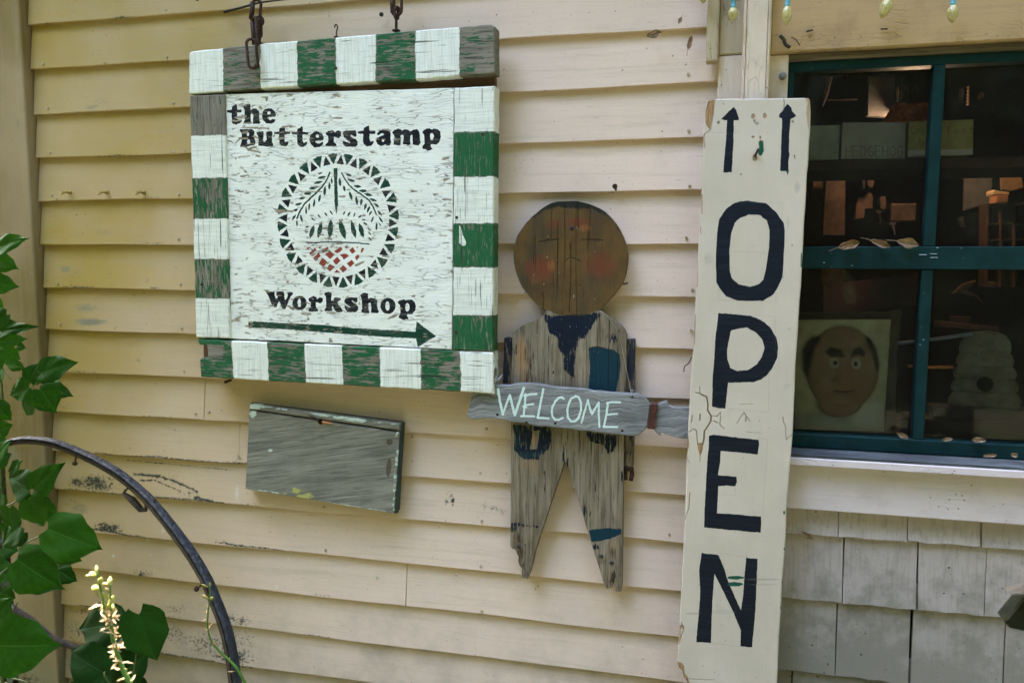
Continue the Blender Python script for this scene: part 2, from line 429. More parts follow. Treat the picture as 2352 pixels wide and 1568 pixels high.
    for a in [(1178, 584, 20, 16), (1262, 265, 12, 12)]: m.blob(2, *a, .9, F3)
    for a in [(1165, 1540, 26, 22), (1170, 1475, 14, 12), (372, 1112, 16, 24), (372, 1198, 16, 14)]: m.blob(2, *a, 1, F4)
    L(2, Z3, [(700, 1000), (850, 1030), (1000, 1060), (1100, 1100)], 14, .5); L(2, Z3, [(900, 1060), (1100, 1090)], 8, .5)
    L(2, F4, [(20, 1420), (250, 1440), (480, 1475)], 9, .6)
    return m
WST = wall_stains(); WIM = WST.images()

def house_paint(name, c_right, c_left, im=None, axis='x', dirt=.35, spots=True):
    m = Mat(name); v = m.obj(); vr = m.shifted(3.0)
    side = m.ss(m.op('ADD', m.op('ADD', m.sep(v)[0], m.op('MULTIPLY', m.op('SUBTRACT', 1.35, m.sep(v)[2]), .35)), m.op('MULTIPLY', m.noise(v, 2.5, 2), .5)), .38, 1.55)      # older, yellower coat at the left, partly foliage light put into the colour
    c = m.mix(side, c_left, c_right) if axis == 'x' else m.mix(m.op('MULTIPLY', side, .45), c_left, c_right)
    c = m.mix(m.ss(m.noise(vr, 3, 3), .35, .7, 0, .35), c, tuple(x*.84 for x in c_right))
    g = m.noise(m.map(vr, stretch(axis, 5, 170)), 1, 5, .65, .4)
    c = m.mix(m.ss(g, .52, .75, 0, .22), c, (.30, .25, .18))
    blot = m.noise(vr, 14, 5, .6)
    c = m.mix(m.ss(blot, .55, .8, 0, dirt*.6), c, (.33, .28, .21))
    fine = m.noise(vr, 520, 3, .7); c = m.mix(m.ss(fine, .35, .75, 0, .22), c, (.34, .27, .19))
    stk = m.noise(m.map(vr, stretch(axis, 3, 46)), 1, 5, .7, .8); c = m.mix(m.ss(stk, .5, .72, 0, .30), c, (.37, .31, .20))
    hair = m.noise(m.map(vr, stretch(axis, 26, 520)), 1, 3, .6)
    c = m.mix(m.op('MULTIPLY', m.ss(hair, .665, .72), m.ss(m.noise(vr, 7, 3), .5, .62, 0, .6)), c, (.13, .11, .085))
    if spots:
        sp = m.vor(vr, 34, 'F1'); c = m.mix(m.op('MULTIPLY', m.ss(sp, .085, .05), m.ss(m.noise(vr, 5, 2), .45, .6, 0, .8)), c, (.16, .11, .07))
        sp = m.vor(m.map(vr, (1, 1, 1), (3.1, 1.2, .7)), 80, 'F1'); c = m.mix(m.op('MULTIPLY', m.ss(sp, .12, .06), m.ss(m.noise(vr, 8, 2), .5, .6, 0, .7)), c, (.10, .08, .06))
    if im is not None:
        lowd = m.op('MULTIPLY', m.ss(m.op('ADD', m.sep(v)[2], m.op('MULTIPLY', m.op('SUBTRACT', blot, .5), .6)), .72, .25), .6); c = m.mix(lowd, c, (.20, .19, .14))      # rain splash near the ground
        ch = m.chan(im[0])
        n1 = m.noise(m.map(v, stretch(axis, 60, 210)), 1, 6, .75)
        c, _ = m.layer(c, (.22, .205, .14), m.op('MULTIPLY', ch[1], .74), n1, .2)
        c, _ = m.layer(c, (.60, .56, .48), m.op('MULTIPLY', ch[2], .58), n1, .25)
        n2 = m.noise(m.map(v, (130, 130, 150)), 1, 7, .75)
        c, f = m.layer(c, (.028, .034, .03), m.op('MULTIPLY', ch[0], .82), m.ss(n2, .25, .75), .24)
    m.height(g, -.5); m.height(blot, .5); m.height(m.noise(vr, 130, 3), .25)
    return m.done(c, .62, .25, .6, .0012)
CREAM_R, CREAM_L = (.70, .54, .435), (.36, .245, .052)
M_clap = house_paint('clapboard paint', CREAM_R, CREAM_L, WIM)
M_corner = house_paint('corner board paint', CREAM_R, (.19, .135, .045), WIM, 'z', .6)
def trim_paint(name, c, axis, dirt=.5, crack=.5, scr=0.0):
    m = Mat(name); v = m.shifted(2.0)
    g = m.noise(m.map(v, stretch(axis, 7, 160)), 1, 5, .65, .5); b = m.noise(v, 11, 6, .62)
    k = m.mix(m.ss(b, .45, .75, 0, dirt), c, tuple(x*.5 for x in c)); k = m.mix(m.ss(g, .5, .75, 0, .4*dirt), k, (.2, .16, .11))
    e = m.vor(m.map(v, stretch(axis, 26, 110)), 1); ln = m.op('MULTIPLY', m.ss(e, .05, .012), m.ss(m.noise(v, 9, 3), .5, .64))
    k = m.mix(m.op('MULTIPLY', ln, crack), k, (.09, .065, .045))
    s_ = m.noise(m.map(v, (26, 26, 60)), 1, 6, .7, 2.5); k = m.mix(m.ss(s_, .63, .70, 0, .35+scr), k, (.12, .09, .06))
    sp = m.vor(v, 60, 'F1'); k = m.mix(m.op('MULTIPLY', m.ss(sp, .13, .06), m.ss(m.noise(v, 9, 2), .5, .6, 0, .8)), k, (.07, .05, .035))
    m.height(g, -.6); m.height(b, .8); m.height(ln, -1.2)
    return m.done(k, .65, .3, .6, .0015)
M_trim = trim_paint('trim paint', (.64, .53, .42), 'z', .35, .2)
M_head = trim_paint('head board paint', (.44, .295, .145), 'x', .6, .3, .25)
M_strip = trim_paint('worn strip paint', (.42, .34, .22), 'z', .8, .4, .3)
M_white = trim_paint('pale sill paint', (.66, .57, .57), 'x', .3, .0)
m = Mat('weathered sill wood'); k = wood_base(m, 'x', (.07, .075, .08), (.14, .15, .16), (.02, .02, .022)); M_sillwood = m.done(k, .85, .08)
m = Mat('brown drip wood'); k = wood_base(m, 'x', (.11, .085, .055), (.2, .16, .11), (.02, .015, .01)); M_drip = m.done(k, .8, .2)
def green_paint():
    m = Mat('dark green sash paint'); v = m.shifted(); n = m.noise(v, 20, 5, .6)
    k = m.mix(m.ss(n, .35, .7), (.003, .020, .022), (.006, .032, .034))
    sp = m.vor(m.map(v, (40, 40, 75)), 1, 'F1'); k = m.mix(m.op('MULTIPLY', m.ss(sp, .10, .05), m.ss(m.noise(v, 12, 2), .5, .62, 0, .9)), k, (.35, .38, .36))
    m.height(m.noise(v, 150, 3), .6); return m.done(k, .55, .12, .4)
M_sash = green_paint()
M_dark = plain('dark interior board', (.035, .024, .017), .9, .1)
M_screen = None
def screen_mat():
    m = Mat('insect screen'); v = m.obj()
    a = m.op('FRACT', m.op('MULTIPLY', m.sep(v)[0], 640)); b = m.op('FRACT', m.op('MULTIPLY', m.sep(v)[2], 640))
    wire = m.op('MAXIMUM', m.op('LESS_THAN', a, .13), m.op('LESS_THAN', b, .13))
    t = m.t.nodes.new('ShaderNodeBsdfTransparent'); x = m.t.nodes.new('ShaderNodeMixShader')
    m.t.links.new(wire, x.inputs[0]); m.t.links.new(t.outputs[0], x.inputs[1]); m.t.links.new(m.b.outputs[0], x.inputs[2]); m.t.links.new(x.outputs[0], m.out.inputs[0])
    c = m.mix(m.ss(m.noise(v, 7, 4), .4, .7), (.005, .004, .004), (.018, .015, .013))
    m.done(c, .6, .3); return m.m
M_screen = screen_mat()
def glass_mat():
    m = Mat('window glass'); t = m.t.nodes.new('ShaderNodeBsdfTransparent'); t.inputs[0].default_value = (.93, .95, .94, 1)
    g = m.t.nodes.new('ShaderNodeBsdfGlossy'); g.inputs['Roughness'].default_value = .04
    f = m.t.nodes.new('ShaderNodeFresnel'); f.inputs[0].default_value = 1.33
    x = m.t.nodes.new('ShaderNodeMixShader'); m.t.links.new(f.outputs[0], x.inputs[0]); m.t.links.new(t.outputs[0], x.inputs[1]); m.t.links.new(g.outputs[0], x.inputs[2])
    m.t.links.new(x.outputs[0], m.out.inputs[0]); m.t.nodes.remove(m.b); return m.m
M_glass = glass_mat()

# ------------------------------------------------------------------ ground and surroundings
def ground():
    m = Mat('garden soil and grass'); v = m.obj()
    c = m.mix(m.ss(m.noise(v, 1.3, 5), .4, .6), (.035, .05, .018), (.06, .05, .035)); c = m.mix(m.ss(m.noise(v, 40, 5), .4, .7), c, (.03, .026, .02))
    m.height(m.noise(v, 30, 6), 8); gm = m.done(c, .95, .1)
    n = 40; V = []; F = []
    for j in range(n+1):
        for i in range(n+1):
            u = (i/n*2-1); q = (j/n*2-1); x = 150*u*abs(u)**1.5; y = 150*q*abs(q)**1.5
            r = math.hypot(x, y); V.append((x, y, -.02+.02*math.sin(x*2.1)*math.cos(y*1.7)+.0*r))
    for j in range(n):
        for i in range(n): a = j*(n+1)+i; F.append((a, a+1, a+n+2, a+n+1))
    tag(mk('ground', V, F, gm), kind='structure')
ground()
def leaf_stuff(name, spots, size, mat, seed):
    r = random.Random(seed); V = []; F = []
    for c, s in spots:
        a = Vector((r.uniform(-1, 1), r.uniform(-1, 1), r.uniform(-1, 1))).normalized(); b = a.cross(Vector((r.uniform(-1, 1), r.uniform(-1, 1), r.uniform(-1, 1)))).normalized()
        k = len(V); h = s*size
        V += [c-a*h, c+b*h*.5, c+a*h, c-b*h*.5]; F.append((k, k+1, k+2, k+3))
    return mk(name, V, F, mat)
def leafy(name, c0, c1, tr=.35):
    m = Mat(name); v = m.shifted(20); c = m.mix(m.ss(m.noise(v, 3, 3), .35, .65), c0, c1)
    d = m.t.nodes.new('ShaderNodeBsdfTranslucent'); m.put(d.inputs[0], m.mix(.5, c, (c1[0]*2.2, c1[1]*1.9, c1[2]*.7)))
    x = m.t.nodes.new('ShaderNodeMixShader'); x.inputs[0].default_value = tr
    m.t.links.new(m.b.outputs[0], x.inputs[1]); m.t.links.new(d.outputs[0], x.inputs[2]); m.t.links.new(x.outputs[0], m.out.inputs[0])
    m.done(c, .5, .35); return m.m
M_wood_leaf = leafy('woodland leaves', (.02, .034, .012), (.04, .06, .02), .25)
r = random.Random(3); sp = []
for i in range(29000):                                              # unseen wood ringing the garden, its height shaped to steer the skylight
    a = math.radians(r.uniform(178, 362)); R = r.uniform(7.5, 10)+2*math.sin(a*5); z = r.uniform(0, 8.8+6.5*min(1, max(0, (math.degrees(a)-235)/60))+1.0*math.sin(a*7)+.8*math.sin(a*13))
    sp.append((Vector((R*math.cos(a), R*math.sin(a)-.5, z)), r.uniform(.7, 1.5)))
tag(leaf_stuff('unseen_wood', sp, .42, M_wood_leaf, 5), kind='stuff')

# ------------------------------------------------------------------ the house
house = empty('house', (-1.843, 0, 0), 'old cream clapboard house wall with a green framed window and grey shingles below it', 'house')
X0 = -1.843
wuv = WST.uv
# hidden sheathing and a room behind the window
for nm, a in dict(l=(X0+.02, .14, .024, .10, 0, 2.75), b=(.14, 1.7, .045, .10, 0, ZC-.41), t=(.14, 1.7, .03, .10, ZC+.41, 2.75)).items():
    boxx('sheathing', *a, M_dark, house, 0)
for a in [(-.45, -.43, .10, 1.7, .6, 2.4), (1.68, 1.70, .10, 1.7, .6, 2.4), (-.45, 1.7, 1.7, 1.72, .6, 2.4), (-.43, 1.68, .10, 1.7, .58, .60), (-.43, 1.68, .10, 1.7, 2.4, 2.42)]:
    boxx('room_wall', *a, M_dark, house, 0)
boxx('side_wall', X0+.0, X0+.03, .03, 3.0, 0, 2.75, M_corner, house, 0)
M_roof = plain('roof boards', (.10, .08, .06), .9)
boxx('eave', X0-.25, 1.9, -.22, .2, 2.76, 2.80, M_roof, house, 0)
boxx('roof', X0-.25, 1.9, -.22, 3.2, 2.805, 2.9, M_roof, house, 0)

ROWS = [1.14, 1.03, .92, .808, .697, .587, .478, .3665, .2555, .145, .033, -.080, -.1912, -.302, -.411, -.517, -.6243, -.7345, -.842, -.948, -1.052, -1.16, -1.27, -1.38]
SEAMS = {14: -1.233, 18: -.692, 15: -1.138}
def clapboard(x0, x1, zb, zt, seed):
    """one tapered board: thick proud butt below, thin top tucked under the next"""
    r = random.Random(seed); n = max(3, int((x1-x0)/.05)); V = []; F = []
    ph = [r.uniform(0, 6) for _ in range(4)]; top = zt+.022; H = top-zb
    prof = [(0.0158, zb), (.0012, zb), (0.0, zb+.0013), (.0075, zb+H*.5), (.0160, top), (.022, top)]
    for i in range(n+1):
        x = x0+(x1-x0)*i/n
        wz = .0011*math.sin(x*5.1+ph[0])+.0008*math.sin(x*13+ph[1])+r.uniform(-.0004, .0004); wy = .0009*math.sin(x*3.3+ph[2])+.0006*math.sin(x*9+ph[3])
        for (y, z) in prof:
            k = 1-(z-zb)/H
            V.append((x, y+wy*k, z+wz*k+ZC))
    m_ = len(prof)
    for i in range(n):
        for j in range(m_-1): a = i*m_+j; F.append((a, a+1, a+m_+1, a+m_))
        a = i*m_; F.append((a, a+m_, a+2*m_-1, a+m_-1))
    F.append(tuple(range(m_-1, -1, -1))); F.append(tuple(n*m_+j for j in range(m_)))
    return V, F
for i in range(1, len(ROWS)):
    zb, zt = ROWS[i], ROWS[i-1]
    xs = [-1.702, .012]
    if i in SEAMS: xs = [-1.702, SEAMS[i]-.0008, SEAMS[i]+.0008, .012]
    for j in range(0, len(xs), 2):
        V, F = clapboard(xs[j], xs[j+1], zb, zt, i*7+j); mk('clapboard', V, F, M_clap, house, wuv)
# corner board with a slim outer edge
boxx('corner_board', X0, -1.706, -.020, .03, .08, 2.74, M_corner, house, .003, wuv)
for i in range(4, 14):
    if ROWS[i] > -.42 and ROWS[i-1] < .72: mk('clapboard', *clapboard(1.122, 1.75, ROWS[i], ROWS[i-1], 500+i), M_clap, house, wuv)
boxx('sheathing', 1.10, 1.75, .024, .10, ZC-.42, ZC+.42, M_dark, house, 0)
# nail heads in the clapboards
M_nail = plain('painted nail head', (.42, .34, .24), .6); M_rust = plain('rusty iron', (.045, .022, .016), .75, .3, .3, .5, 180, .5)
NP = [(ZT, [(1155, 68), (300, 448), (1163, 400), (330, 755), (1208, 718), (347, 1066), (1218, 1058), (360, 1360), (1245, 1355)]), (Z8, [(1120, 88), (360, 368), (1130, 370), (376, 620), (1136, 648), (1152, 915), (398, 1128), (1225, 1180), (1308, 1172)]),
      (F3, [(1346, 70), (1325, 393), (1363, 717), (1355, 972)]), (F4, [(228, 415), (190, 690), (198, 993), (193, 1277), (198, 1557), (1375, 1075)]), (Z5, [(240, 466), (243, 820), (250, 1168), (227, 1490)]), (Z3, [(1172, 388), (620, 825), (630, 1097), (1452, 1252)])]
vf = []
for f, pts in NP:
    for x, y in pts:
        p = P(*f(x, y), .0); M_ = Matrix.Translation((p.x, .002, p.z)) @ Matrix.Rotation(math.pi/2, 4, 'X')
        vf.append(lathe([(.0032, 0), (.0032, .0035), (.0022, .0042)], 8, M_))
tag(mk('nail_head', *join(*vf), M_nail, house), kind='stuff')
# window side trim, post and boards
pz = lambda x, y, d: P(x, y, d).z
boxx('trim_strip', P(1623, 70, .04).x, P(1651, 70, .04).x, -.040, -.012, pz(1635, 142, .04), 2.74, M_strip, house, .003)
boxx('trim_board', .0095, .0600, -.018, .03, .1, 1.5+pz(1670, 127, .018)-1.5-.0008, M_trim, house, .0025)
boxx('trim_board', .0095, .0600, -.019, .03, pz(1670, 127, .018)+.0008, 2.74, M_strip, house, .0025)
def post():
    prof = [(.0555, .02), (.0555, -.048), (.0575, -.052), (.0600, -.052), (.0612, -.048), (.0624, -.053), (.0645, -.055), (.100, -.055), (.1012, -.051), (.1030, -.055), (.1055, -.054), (.1075, -.050), (.1085, -.046), (.1085, .02)]
    V = []; F = []; n = 30; k = len(prof)
    for i in range(n+1):
        z = .1+(2.74-.1)*i/n
        for x, y in prof: V.append((x+.0006*math.sin(z*7), y+.0005*math.sin(z*11), z))
    for i in range(n):
        for j in range(k): a = i*k+j; b = i*k+(j+1) % k; F.append((a, b, b+k, a+k))
    F.append(tuple(range(k))); F.append(tuple(n*k+j for j in range(k))[::-1]); return V, F
mk('window_post', *post(), M_trim, house)
boxx('jamb_board', .1095, .1472, -.010, .045, .1, ZC+.4118, M_trim, house, .002)
boxx('head_board', .1095, 1.65, -.022, .03, ZC+.4125, 1.5+.70, M_head, house, .003)
boxx('head_board', .1095, 1.65, -.018, .03, 2.203, 2.74, M_head, house, .003)
boxx('drip_edge', .1475, 1.65, -.006, .06, ZC+.3985, ZC+.4118, M_drip, house, .001)
boxx('right_jamb', 1.06, 1.12, -.010, .06, .1, ZC+.398, M_trim, house, .002)

win = empty('window', (0, 0, 0)); win.parent = house; win.location = Vector((.16, .0, 1.1))-Vector(house.location)
G = M_sash
def sb(name, x0, x1, z0, z1, d, th): return boxx(name, x0, x1, -d, -d+th, ZC+z0, ZC+z1, G, win, .0015)
sb('top_rail', .1475, 1.058, .379, .3982, -.002, .035)
sb('stile', .1475, .1600, -.018, .3788, -.002, .033); sb('stile', .1475, .1680, -.3640, -.0185, -.001, .033)
sb('stile', 1.046, 1.058, -.3640, .3788, -.001, .033)
for x in (.4180, .709): sb('mullion', x, x+.0215, .0278, .3788, -.001, .03)
for x in (.4170, .708): sb('mullion', x, x+.0215, -.3640, -.0185, -.001, .03)
sb('meeting_rail', .1475, 1.058, -.0180, .0275, .001, .034)
sb('bottom_rail', .1475, 1.058, -.3935, -.3645, .0015, .05)
mk('insect_screen', [(.15, .012, ZC-.364), (1.05, .012, ZC-.364), (1.05, .012, ZC+.379), (.15, .012, ZC+.379)], [(0, 1, 2, 3)], M_screen, win)
for (a, b) in ((.168, .417), (.439, .708), (.730, 1.046)):
    for (c, e) in ((-.364, -.018), (.0275, .379)):
        boxx('glass_pane', a-.006, b+.006, .024, .027, ZC+c-.005, ZC+e+.005, M_glass, win, 0)
# staples on the meeting rail
vf = []
for (x, y) in [(928, 186), (995, 181), (998, 204)]:
    p = P(*Z6(x, y), .002); s_ = .0065
    vf.append(tube([(p.x-s_, -.0015, p.z), (p.x+s_, -.0025, p.z)], .0006, 5))
mk('staple', *join(*vf), plain('bright staple wire', (.5, .5, .5), .4, .5, .8), win)
# sill, apron
V = [(.12, .02, ZC-.3938), (1.12, .02, ZC-.3938), (1.12, -.050, ZC-.3985), (.12, -.050, ZC-.3985), (.12, .02, ZC-.409), (1.12, .02, ZC-.409), (1.12, -.050, ZC-.4035), (.12, -.050, ZC-.4035)]
mk('sill', V, [(3, 2, 1, 0), (0, 1, 5, 4), (4, 5, 6, 7), (7, 6, 2, 3), (0, 4, 7, 3), (1, 2, 6, 5)], M_sillwood, house)
boxx('sill_nosing', .12, 1.12, -.052, .02, ZC-.4205, ZC-.4040, M_white, house, .002)
boxx('apron_board', .12, 1.65, -.024, .02, ZC-.5205, ZC-.4215, M_white, house, .002)

# shingles: each one its own
def shingle_mat():
    m = Mat('painted shingle'); v = m.shifted(9); z = m.sep(m.obj())[2]; r = m.info()
    g = m.noise(m.map(v, (190, 190, 5)), 1, 5, .6, .3); b = m.noise(v, 16, 6, .65)
    c = m.mix(r, (.42, .36, .33), (.49, .42, .385))
    lowd = m.ss(m.op('ADD', z, m.op('MULTIPLY', m.op('SUBTRACT', b, .5), .7)), .93, .62)                      # splash and algae near the ground
    c = m.mix(m.op('MULTIPLY', lowd, .78), c, (.15, .145, .105))
    c = m.mix(m.ss(b, .5, .72, 0, .5), c, (.25, .23, .2)); c = m.mix(m.ss(g, .48, .70, 0, .42), c, (.22, .19, .155))
    sp = m.vor(v, 55, 'F1'); k = m.op('MULTIPLY', m.ss(sp, .15, .07), m.ss(m.noise(v, 9, 2), .5, .6, 0, .95)); c = m.mix(k, c, (.055, .035, .03))
    sp2 = m.vor(m.map(v, (1, 1, 1), (5, 2, 1)), 120, 'F1'); c = m.mix(m.op('MULTIPLY', m.ss(sp2, .16, .08), m.ss(m.noise(v, 20, 2), .45, .6, 0, .8)), c, (.10, .09, .085))
    m.height(g, -1); m.height(b, .6); m.height(k, -2); return m.done(c, .78, .2, .7, .0015)
M_shingle = shingle_mat()
def shingle(x0, x1, zb, zt, sk0, sk1, dz, seed):
    r = random.Random(seed); n = 8; V = []; F = []
    for i in range(n+1):
        t = i/n; jag = r.uniform(-.0022, .0022)
        for (y, z) in [(.011, zb), (.0005, zb), (-.0008, zb+.002), (.006, (zb+zt)/2), (.013, zt+.05), (.019, zt+.05)]:
            kk = (z-zb)/(zt-zb); xa = x0+sk0*kk; xb = x1+sk1*kk
            w = max(0, 1-kk*6)
            V.append((xa+(xb-xa)*t, y-.0015*dz, z+(jag+dz*.0015*(t-.5))*w+ZC))
    for i in range(n):
        for j in range(5): a = i*6+j; F.append((a, a+1, a+7, a+6))
        a = i*6; F.append((a, a+6, a+11, a+5))
    F.append((5, 4, 3, 2, 1, 0)); F.append(tuple(n*6+j for j in range(6)))
    return V, F
SH = [(-.5815, -.515, [.10, P(1926, 1200).x, P(2085, 1215).x, P(2252, 1230).x, .70, .86, .99, 1.15, 1.33, 1.5, 1.65]),
      (-.7245, -.5815, [.10, P(1938, 1300).x, P(2108, 1320).x, P(2265, 1330).x, .74, .88, 1.05, 1.22, 1.4, 1.55, 1.65]),
      (-.8890, -.7245, [.10, P(1922, 1450).x, P(2092, 1470).x, P(2310, 1480).x, .79, .95, 1.1, 1.3, 1.5, 1.65]),
      (-1.050, -.8890, [.10, P(1820, 1560).x, P(1991, 1565).x, .52, .66, .84, 1.0, 1.2, 1.38, 1.65]),
      (-1.21, -1.050, [.10, .3, .45, .6, .8, 1.0, 1.2, 1.4, 1.65]), (-1.37, -1.21, [.10, .25, .42, .62, .8, 1.0, 1.2, 1.4, 1.65])]
for i, (zb, zt, xs) in enumerate(SH):
    for j in range(len(xs)-1):
        g = .0012 if (i, j) not in ((0, 3), (1, 2), (2, 2)) else .0045
        s0, s1 = rnd.uniform(-.001, .001), rnd.uniform(-.001, .001)
        if (i, j) == (1, 2): s0 = -.0035
        V, F = shingle(xs[j]+g, xs[j+1]-.0008, zb+rnd.uniform(-.002, .002), zt, s0, s1, rnd.uniform(-1, 1), i*31+j)
        mk('shingle', V, F, M_shingle, house)

# ------------------------------------------------------------------ the big hanging sign
DR, DP = .072, .066
def sign_panel_mask():
    m = Mask('sign', 505, 190, 1055, 815, DP, .0006, 6)      # 0 black, 1 dark green, 2 red, 3 extra chips
    def G(f, pts, holes=(), ch=0):
        m.poly(ch, pts, 1, f)
        for h in holes:
            if len(h) == 4: m.ell(ch, *h, 0, f)
            else: m.poly(ch, h, 0, f)
    G(LA, [(130,290),(215,283),(225,220),(295,180),(325,195),(320,280),(400,280),(410,310),(400,330),(320,335),(318,400),(325,465),(405,470),(410,495),(380,535),(300,562),(235,545),(218,490),(218,420),(215,345),(130,340)])
    G(LA, [(430,210),(480,185),(560,165),(572,210),(575,290),(620,262),(680,262),(725,300),(740,350),(735,430),(740,490),(762,520),(740,552),(615,548),(620,500),(625,380),(600,350),(575,370),(575,430),(580,510),(605,540),(440,540),(465,460),(460,380),(460,280),(432,235)])
    G(LA, [(900,250),(960,258),(1020,300),(1050,360),(1045,410),(895,425),(900,450),(945,478),(990,460),(1045,460),(1030,510),(960,545),(870,540),(810,480),(785,400),(800,320),(840,275)], [(920,345,32,32)])
    G(LA, [(370,650),(600,645),(650,690),(645,745),(620,780),(655,840),(670,900),(650,940),(500,980),(385,990),(380,950),(400,900),(410,800),(400,720),(370,680)], [(525,740,22,38),(538,890,28,45)])
    G(LA, [(680,712),(760,690),(820,692),(815,800),(805,860),(830,890),(875,850),(875,780),(860,720),(880,690),(975,690),(985,720),(975,800),(980,900),(1003,940),(990,968),(900,982),(830,965),(720,960),(725,880),(715,780)])
    G(LA, [(1015,700),(1105,695),(1115,640),(1190,585),(1222,600),(1220,690),(1320,700),(1320,742),(1215,745),(1210,850),(1225,890),(1290,875),(1285,920),(1235,972),(1150,965),(1115,920),(1110,745),(1015,742)])
    G(LA, [(1350,705),(1445,700),(1455,640),(1500,630),(1530,590),(1555,600),(1558,695),(1660,705),(1655,750),(1555,750),(1550,860),(1570,905),(1640,880),(1635,930),(1570,985),(1500,975),(1455,930),(1445,750),(1350,745)])
    G(LA, [(1780,690),(1860,695),(1925,740),(1950,800),(1940,860),(1790,868),(1800,900),(1850,918),(1940,890),(1935,945),(1860,990),(1770,988),(1710,930),(1682,850),(1695,760)], [(1830,780,32,32)])
    G(LA, [(1985,720),(2040,680),(2125,668),(2160,715),(2200,675),(2240,675),(2278,700),(2275,780),(2235,825),(2175,800),(2145,790),(2140,890),(2190,930),(2185,975),(1980,972),(1980,935),(2030,890),(2035,780),(1990,755)])
    G(LB, [(215,290),(270,270),(390,268),(430,258),(470,280),(482,360),(460,395),(420,375),(365,345),(360,370),(400,415),(470,440),(500,480),(498,550),(470,590),(270,590),(215,550),(200,490),(215,465),(260,490),(340,518),(350,500),(280,440),(225,400),(208,340)])
    G(LB, [(500,285),(615,270),(625,215),(715,165),(735,190),(740,268),(860,275),(855,330),(740,335),(740,440),(755,490),(815,470),(822,520),(770,575),(680,580),(625,540),(605,480),(612,335),(510,330)])
    G(LB, [(885,330),(930,270),(1000,245),(1080,245),(1140,280),(1160,320),(1158,440),(1170,490),(1150,560),(1110,575),(1050,550),(960,575),(900,540),(868,470),(880,420),(940,385),(1020,360),(1015,325),(970,325),(920,360),(890,350)], [(1010,460,25,30)])
    G(LB, [(1195,290),(1250,250),(1310,232),(1370,240),(1380,270),(1440,242),(1500,245),(1555,280),(1620,250),(1690,235),(1735,280),(1745,340),(1750,470),(1765,510),(1720,565),(1600,550),(1600,480),(1600,370),(1580,350),(1553,375),(1555,480),(1560,545),(1500,562),(1400,530),(1420,470),(1420,370),(1390,350),(1360,375),(1365,480),(1358,565),(1290,572),(1215,540),(1225,490),(1235,400),(1230,350),(1195,320)])
    G(LB, [(1790,310),(1810,265),(1870,235),(1940,220),(1990,250),(2030,222),(2100,235),(2155,280),(2163,400),(2140,490),(2080,545),(1965,545),(1970,590),(2000,630),(1960,660),(1900,665),(1800,625),(1800,580),(1840,530),(1835,420),(1830,340)], [[(1955,330),(1985,312),(2020,345),(2030,390),(2010,440),(1985,470),(1955,440)]])
    G(LC, [(85,105),(120,92),(205,95),(208,140),(220,185),(245,195),(250,160),(230,130),(235,95),(280,90),(340,95),(345,140),(345,180),(360,215),(380,190),(395,150),(385,105),(470,102),(465,135),(435,160),(410,220),(385,290),(355,345),(315,335),(290,270),(270,235),(250,270),(235,315),(195,318),(160,270),(135,200),(110,145)])
    m.ell(0, 562, 258, 103, 103, 1, LC); m.ell(0, 558, 258, 24, 60, 0, LC)
    G(LC, [(690,190),(760,160),(800,175),(810,205),(850,175),(895,185),(893,235),(860,265),(815,245),(795,255),(798,320),(825,350),(825,378),(700,378),(682,350),(720,320),(722,250),(690,220)])
    G(LC, [(910,130),(930,108),(980,98),(1020,115),(1015,170),(1015,230),(1050,215),(1055,180),(1140,180),(1152,210),(1105,240),(1115,280),(1150,320),(1180,365),(1170,385),(1090,390),(1060,350),(1035,300),(1020,310),(1030,370),(930,375),(915,350),(940,320),(940,200),(935,160)])
    G(LC, [(1200,215),(1230,180),(1290,175),(1385,178),(1388,240),(1360,255),(1305,210),(1310,235),(1370,275),(1400,310),(1395,360),(1360,390),(1240,388),(1205,335),(1200,285),(1230,300),(1280,330),(1290,322),(1240,280),(1205,255)])
    G(LC, [(1425,150),(1450,120),(1500,108),(1540,120),(1540,200),(1575,182),(1640,190),(1675,230),(1668,290),(1675,340),(1697,380),(1670,405),(1580,395),(1585,330),(1580,265),(1555,250),(1540,275),(1545,330),(1558,400),(1470,402),(1438,380),(1455,340),(1450,220),(1440,180)])
    m.ell(0, 1822, 298, 108, 115, 1, LC); m.ell(0, 1815, 300, 30, 65, 0, LC)
    G(LC, [(1958,250),(1985,220),(2050,205),(2080,220),(2110,208),(2170,210),(2205,250),(2222,310),(2210,370),(2165,420),(2095,420),(2095,440),(2118,480),(2050,500),(1975,465),(1975,445),(2000,400),(1998,320),(1990,285)], [(2100,320,30,60)])
    G(Z2, [(490,825),(530,815),(700,825),(1000,840),(1200,860),(1450,875),(1615,885),(1622,815),(1660,845),(1755,915),(1700,945),(1630,990),(1618,930),(1400,920),(1000,890),(750,870),(600,862),(495,858)], ch=1)
    # the ring of triangles
    cx, cy = 788, 745
    for k in range(24):
        a = math.radians(-95+15*k); da = math.radians(4.6)
        pt = lambda an, q: (cx+(543*q)*math.cos(an), cy+(600*q)*math.sin(an))
        j = rnd.uniform(-.008, .008)
        m.poly(1, [pt(a-da, 1+j), pt(a, 1.012+j), pt(a+da, 1+j), pt(a+rnd.uniform(-.01, .01), .835)], 1, ZR)
        b = a+math.radians(7.5); db = math.radians(4.3)
        m.poly(0, [pt(b-db, .845), pt(b+db, .845+j), pt(b+rnd.uniform(-.012, .012), .985)], 1, ZR)
    m.poly(1, [(748,278),(784,275),(782,400),(786,540),(788,600),(772,700),(758,600),(755,540),(754,400)], 1, ZR)
    m.stroke(1, [(715,315),(685,385),(640,450),(590,500),(540,545),(490,595),(450,655),(420,725)], 14, 1, ZR)
    m.stroke(1, [(820,320),(850,375),(880,420),(930,468),(1000,515),(1065,565),(1100,615),(1130,690)], 13, 1, ZR)
